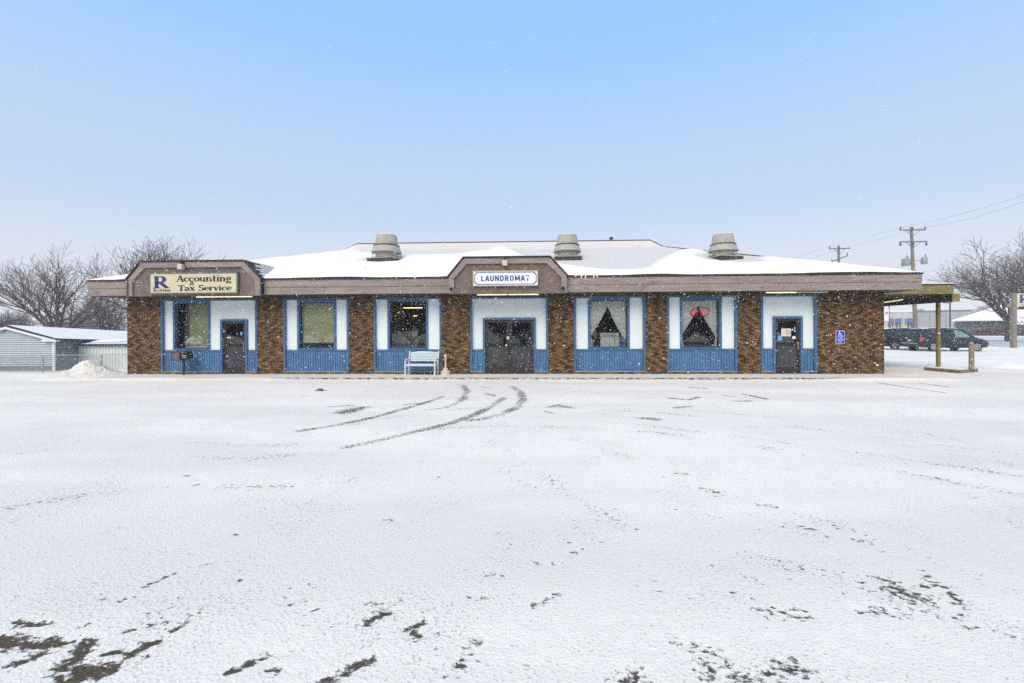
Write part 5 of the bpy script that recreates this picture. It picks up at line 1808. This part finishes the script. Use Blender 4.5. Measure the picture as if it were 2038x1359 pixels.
obj('panel_bracket', MB().box(-.62, -hwp - .01, -.06, .06, onY(2010, 612, Yp).z, onY(2010, 604, Yp).z), 'pole_wood', t)

# ------------------------------------------------------------------ utility poles and wires
def upole(px_t, py_t, px_b, depth, lab, arms, trans):
    top, bot = atD(px_t, py_t, depth), atD(px_b, YH, depth)
    t = thing('utility_pole', lab, 'utility pole', (bot.x, bot.y, 0), 0, 'utility poles behind the building')
    dx = top.x - bot.x
    Hh = top.z
    obj('pole', MB().tube([(0, 0, -.3), (dx * .5, 0, Hh * .5), (dx, 0, Hh)], [.19, .16, .12], 10), 'pole_wood', t, smooth=True)
    tips = []
    for py, hl, ang, nins, hang in arms:
        z = atD(px_t, py, depth).z
        x = dx * z / Hh
        c_, s_ = math.cos(ang), math.sin(ang)
        tilt = hl * math.tan(ang) if hang == 'tilt' else 0
        a_ = obj('crossarm', MB().tube([(x - hl, -.16, z - tilt), (x + hl, -.16, z + tilt)], .065, 4), 'pole_wood', t)
        if not tilt:
            for sg in (-1, 1):
                obj('brace', MB().tube([(x + sg * hl * .55, -.16, z - .04), (x, -.14, z - .62)], .025, 5), 'pole_wood', a_)
        for k in range(nins):
            u = -1 + 2 * k / max(1, nins - 1)
            xx = x + u * hl * .94
            if hang == 'down':
                obj('insulator', MB().lathe([(.03, 0), (.09, -.10), (.09, -.22), (.05, -.34)], 8, (xx, -.16, z - .06)), 'grey_box', a_)
            else:
                obj('insulator', MB().lathe([(.03, 0), (.06, .06), (.07, .16), (.03, .24)], 8, (xx, -.16, z + .06 + tilt * u)), 'grey_box', a_)
            tips.append(Vector((bot.x + xx, bot.y - .16, z + .28)))
    for py, off, r, h in trans:
        z = atD(px_t, py, depth).z
        x = dx * z / Hh
        tr_ = obj('transformer', MB().lathe([(r * .9, 0), (r, .05), (r, h), (r * .8, h + .08)], 14, (x + off, -.1, z)), 'galv', t, smooth=True)
        obj('bushing', MB().tube([(x + off + .08, -.1, z + h + .06), (x + off + .12, -.1, z + h + .36)], .05, 6), 'grey_box', tr_)
        obj('bracket', MB().tube([(x, -.1, z + h * .6), (x + off, -.1, z + h * .6)], .04, 5), 'galv', tr_)
    return t, tips
up1, tips1 = upole(1814, 452, 1823.5, 44, 'nearest utility pole, with two crossarms and a pair of grey transformers', [(458, 1.22, 0, 3, 'up'), (481.5, 1.28, 0, 3, 'down')], [(529, -.72, .36, .62), (526, .98, .26, .58)])
up2, tips2 = upole(1669, 489, 1671, 54, 'farther utility pole with a tilted lower crossarm above the snowy roof', [(495, 1.22, 0, 3, 'up'), (515, .95, RAD(21), 2, 'tilt')], [])
def wire(a_, b_, sag, lab, r=.0065):
    a_, b_ = Vector(a_), Vector(b_)
    pts = [a_.lerp(b_, u) - Vector((0, 0, sag * 4 * u * (1 - u))) for u in [k / 14 for k in range(15)]]
    o = obj('power_line', MB().tube(pts, r, 4), 'wire')
    tag(o, lab, 'power line', 'overhead lines')
wire(tips1[0], tips2[0], .12, 'overhead line joining the outer arm ends of both utility poles')
wire(tips1[2], tips2[2], .12, 'overhead line joining the inner arm ends of both utility poles')
wire(tips1[0], atD(2080, 374, 26), .25, 'upper overhead line climbing from the nearest pole to the top of the frame edge')
wire(tips1[2], atD(2080, 386, 26), .30, 'second overhead line just below the upper one beyond the nearest pole')
wire(tips2[0], atD(1480, 542, 72), .2, 'overhead line descending from the farther pole towards the roof')
wire(tips2[2], atD(1500, 545, 72), .2, 'lower overhead line running down behind the roof from the farther pole')
wire(atD(1826, 541, 44), atD(2060, 498, 36), .3, 'thin overhead line from below the transformers towards the dark tree')
wire((EXR + .02, 2.5, 3.62), atD(2100, 541, 40), .35, 'thick service cable from the eave corner into the dark tree', .022)
wire(atD(1826, 525, 44), atD(1640, 548, 54), .2, 'faint lower cable between the two utility poles', .010)

# ------------------------------------------------------------------ far buildings on the right
def boxb(px0, px1, py0, depth, rz, name, lab, cat):
    """a far building whose front runs from px0 to px1, turned by rz"""
    a_ = atD(px0, py0, depth)
    d = ray(px1, YH)
    u = Vector((math.cos(rz), math.sin(rz), 0))
    det = u.x * (-d.y) + d.x * u.y           # a + W u lies on the ray through px1 (in plan)
    W = ((C0.x - a_.x) * (-d.y) + d.x * (C0.y - a_.y)) / det
    return thing(name, lab, cat, (a_.x, a_.y, 0), rz), W, a_.z
t, W, Hh = boxb(1824, 1985, 621, 128, RAD(-36), 'store_building', 'long grey windowless store far across the street', 'building')
obj('wall', MB().box(0, W, 0, 25, -.2, Hh), 'store_grey', t)
obj('coping', MB().box(-.1, W + .1, -.15, 25, Hh, Hh + .35), mat('coping', (.10, .13, .17), .8), t)
for k in range(1, 5):
    obj('pilaster', MB().box(W * k / 5 - .25, W * k / 5 + .25, -.2, -.01, -.2, Hh - .02), 'store_grey', t)
obj('roof_unit', MB().box(W * .01, W * .11, 4, 8, Hh + .36, Hh + 1.0), 'store_grey', t)
t, W, Hh = boxb(1745, 1823, 622, 118, RAD(-36), 'shop_building', 'beige far shop with three blue awnings', 'building')
obj('wall', MB().box(0, W, 0, 18, -.2, Hh), 'store_beige', t)
obj('coping', MB().box(-.1, W + .1, -.2, 18, Hh, Hh + .3), 'white_trim', t)
sc_ = W / 78.0
for px0, px1 in ((1770, 1779.5), (1782, 1795), (1802, 1820.5)):
    xa, xb = (px0 - 1745) * sc_, (px1 - 1745) * sc_
    za, zb2 = atD(px0, 633, 112).z, atD(px0, 638.5, 112).z
    obj('awning', MB().add([(xa, -.02, za), (xb, -.02, za), (xb, -1.2, zb2), (xa, -1.2, zb2), (xa, -1.2, zb2 - .3), (xb, -1.2, zb2 - .3), (xa, -.02, zb2), (xb, -.02, zb2)], [(0, 1, 2, 3), (3, 2, 5, 4), (0, 3, 6), (1, 7, 2)]), 'awning', t)
    wn = obj('window', MB().box(xa + .1, xb - .1, -.06, -.012, .4, zb2 - .35), 'far_wall', t)
    obj('mullion', MB().box((xa + xb) / 2 - .06, (xa + xb) / 2 + .06, -.1, -.061, .4, zb2 - .36), 'white_trim', wn)
for px in (1780.5, 1798.5):
    xa = (px - 1745) * sc_
    obj('pilaster', MB().box(xa - .18, xa + (.75 if px > 1790 else .2), -.16, -.013, -.2, Hh - .02), 'store_beige', t)
# price sign pole
pp = atD(1764, 640, 62)
t = thing('price_sign', 'small white street sign with red mark and orange stripe at the building corner', 'sign', (pp.x, pp.y, 0))
z0_, z1_ = atD(1764, 637, 62).z, atD(1764, 612, 62).z
obj('post', MB().tube([(.36, 0, -.1), (.36, 0, z1_ + .2)], .07, 8), 'grey_box', t)
pn = obj('panel', MB().box(-.42, .27, -.08, .06, z0_ - .3, z1_), 'sign_white', t)
obj('red_mark', MB().box(-.15, .12, -.09, -.082, (z0_ + z1_) / 2 - .02, (z0_ + z1_) / 2 + .28), 'red_lens', pn)
obj('orange_stripe', MB().box(-.42, .27, -.09, -.082, z0_ - .28, z0_ - .10), mat('orange', (.75, .25, .05), .5), pn)
# slate building with snowy hip roof and red shrubs
t, W, ze = boxb(1906, 2130, 637, 88, RAD(-40), 'slate_building', 'low dark slate coloured building with a broad snow covered roof across the street', 'building')
a_ = Vector(t.location)
zr = atD(2000, 598, 90).z
obj('wall', MB().box(0, W, 0, 16, -.2, ze), 'far_wall', t)
rfm = MB()
rfm.v = [(-.9, -.9, ze), (W + .9, -.9, ze), (W + .9, 17, ze), (-.9, 17, ze), (8.5, 8, zr), (W - 8.5, 8, zr)]
rfm.f = [(0, 1, 5, 4), (1, 2, 5), (2, 3, 4, 5), (3, 0, 4), (3, 2, 1, 0)]
obj('roof', rfm, 'snow', t)
obj('fascia_board', MB().box(-.88, W + .88, -.92, -.88, ze - .22, ze - .003), 'white_trim', t)
obj('lit_strip', MB().box(8.0, 11.0, -.05, -.01, ze - .75, ze - .55), 'sign_cream', t)
R = random.Random(3)
for k, px in enumerate((1948, 1962, 1978, 1994, 2010, 2026, 2042)):
    d_ = ray(px, YH)
    uq = Vector((math.cos(RAD(-40)), math.sin(RAD(-40)), 0))
    oq = a_ - Vector((-math.sin(RAD(-40)), math.cos(RAD(-40)), 0)) * 2.2
    dt = (oq.x - C0.x) * uq.y - (oq.y - C0.y) * uq.x
    p = C0 + d_ * (dt / (d_.x * uq.y - d_.y * uq.x))
    segs = []
    for i in range(170):
        an, ti = R.uniform(0, 6.28), R.uniform(0, .9)
        L = R.uniform(.6, 1.35) * (1.0 if k not in (0, 6) else .8)
        d = Vector((math.cos(an) * math.sin(ti), math.sin(an) * math.sin(ti), math.cos(ti)))
        st_ = Vector((R.uniform(-.5, .5), R.uniform(-.3, .3), 0))
        segs.append((st_, st_ + d * L, .035, .02, 4))
    o = obj('red_shrub', np_mesh('red_shrub', *seg_mesh(segs, 3), 'red_bush'), None)
    o.location = (p.x, p.y, .35)
    tag(o, 'dark red twiggy shrub before the slate building, ' + ('nearest the minivan', 'second from the minivan', 'third from the minivan', 'just short of the tree trunk', 'behind the tree trunk', 'behind the roadside sign panels', 'last of the row by the picture edge')[k], 'shrub', 'red shrubs before the slate building')
bu, bn = Vector((math.cos(RAD(-40)), math.sin(RAD(-40)), 0)), Vector((-math.sin(RAD(-40)), math.cos(RAD(-40)), 0))
bq = [a_ - bu * 4 - bn * 9, a_ + bu * (W + 4) - bn * 9, a_ + bu * (W + 4) - bn * .3, a_ - bu * 4 - bn * .3]
bank = MB().add([(q.x, q.y, .03 if k < 2 else .42) for k, q in enumerate(bq)], [(0, 1, 2, 3)])
tag(obj('verge', bank, 'snow'), 'snow covered verge before the slate building', kind='structure')
# street lamp and thin far poles
def thin_pole(px, py_t, depth, lab, arm):
    p = atD(px, YH, depth)
    z = atD(px, py_t, depth).z
    t = thing('street_lamp' if arm else 'far_pole', lab, 'street lamp' if arm else 'pole', (p.x, p.y, -.45 if px < 300 else 0))
    obj('pole', MB().tube([(0, 0, 0), (0, 0, z)], .09, 6), 'grey_box', t)
    obj('lamp_head' if arm else 'pole_cap', MB().box(-.9 if arm else -.1, .1, -.12, .12, z, z + .16), 'grey_box', t)
thin_pole(1891, 603, 66, 'thin street lamp with a short arm beyond the minivan', True)
thin_pole(92, 622, 46, 'thin dark pole behind the mobile home roof', False)

# ------------------------------------------------------------------ falling snow
def falling_snow():
    R = np.random.default_rng(77)
    lo, hi = np.array([-25, -16.4, .05]), np.array([34, 17, 5.4])
    N = int(17.0 * np.prod(hi - lo))
    P = R.uniform(lo, hi, (N, 3))
    d = P - np.array(C0[:])
    dep = d @ np.array(F_[:])
    u, v = (d @ np.array(RR[:])) / dep, (d @ np.array(UU[:])) / dep
    keep = (dep > 4.6) & (np.abs(u) < 1.35) & (np.abs(v) < 1.0)     # the air in and around the view
    inside = (P[:, 0] > EXL - .1) & (P[:, 0] < EXR + .1) & (P[:, 1] > EY - .35)
    under = (P[:, 0] > 13) & (P[:, 0] < 21) & (P[:, 1] > 1.0) & (P[:, 2] < 3.8)
    keep &= ~inside & ~under
    P, dep = P[keep], dep[keep]
    bm = bmesh.new()
    bmesh.ops.create_icosphere(bm, subdivisions=2, radius=1.0)
    ico = np.array([v_.co[:] for v_ in bm.verts])
    icf = np.array([[v_.index for v_ in f_.verts] for f_ in bm.faces])
    bm.free()
    oct_ = np.array([(1, 0, 0), (-1, 0, 0), (0, 1, 0), (0, -1, 0), (0, 0, 1), (0, 0, -1)], float)
    ocf = np.array([(0, 2, 4), (2, 1, 4), (1, 3, 4), (3, 0, 4), (2, 0, 5), (1, 2, 5), (3, 1, 5), (0, 3, 5)])
    Vs, Fs, k = [], [], 0
    for sel, base, f, jit in ((dep < 6.5, ico, icf, .45), (dep >= 6.5, oct_, ocf, .25)):
        Q = P[sel]
        n = len(Q)
        size = np.clip(R.lognormal(math.log(.0060 if jit < .4 else .0040), .38, n), .0025, .012)
        sc = np.stack([R.uniform(.8, 1.7, n), R.uniform(.6, 1.2, n), R.uniform(.5, 1.0, n)], 1)
        V = base[None] * sc[:, None, :] * R.uniform(1 - jit, 1 + jit, (n, len(base), 1))
        tl, yw = R.normal(.45, .35, n), R.uniform(-.8, .8, n)        # wind-tilted
        c, s_ = np.cos(tl)[:, None], np.sin(tl)[:, None]
        V = np.stack([V[..., 0] * c - V[..., 2] * s_, V[..., 1], V[..., 0] * s_ + V[..., 2] * c], -1)
        c, s_ = np.cos(yw)[:, None], np.sin(yw)[:, None]
        V = np.stack([V[..., 0] * c - V[..., 1] * s_, V[..., 0] * s_ + V[..., 1] * c, V[..., 2]], -1)
        V = V * size[:, None, None] + Q[:, None, :]
        Vs.append(V.reshape(-1, 3))
        Fs.append((np.arange(n) * len(base) + k)[:, None, None] + f[None])
        k += n * len(base)
    o = obj('falling_snow', np_mesh('falling_snow', np.concatenate(Vs), np.concatenate([q.reshape(-1, 3) for q in Fs]), 'flake'), None)
    tag(o, 'snowflakes falling through the air over the lot', 'snowflakes', kind='stuff')
falling_snow()

# ------------------------------------------------------------------ haze of the snowfall
hz = MB().box(-604, 604, -604, 604, -1.6, 17.5)
ho = obj('haze', hz, None)
hm = bpy.data.materials.new('haze')
hm.use_nodes = True
ht = hm.node_tree
ht.nodes.clear()
h_o = ht.nodes.new('ShaderNodeOutputMaterial')
h_v = ht.nodes.new('ShaderNodeVolumePrincipled')
h_v.inputs['Color'].default_value = (0.97, 0.98, 1.0, 1)
h_v.inputs['Density'].default_value = HAZE_DENSITY
h_v.inputs['Anisotropy'].default_value = 0.0
ht.links.new(h_v.outputs[0], h_o.inputs['Volume'])
ho.data.materials.clear()
ho.data.materials.append(hm)
tag(ho, 'pale haze of falling snow over the whole scene', 'haze', kind='stuff')
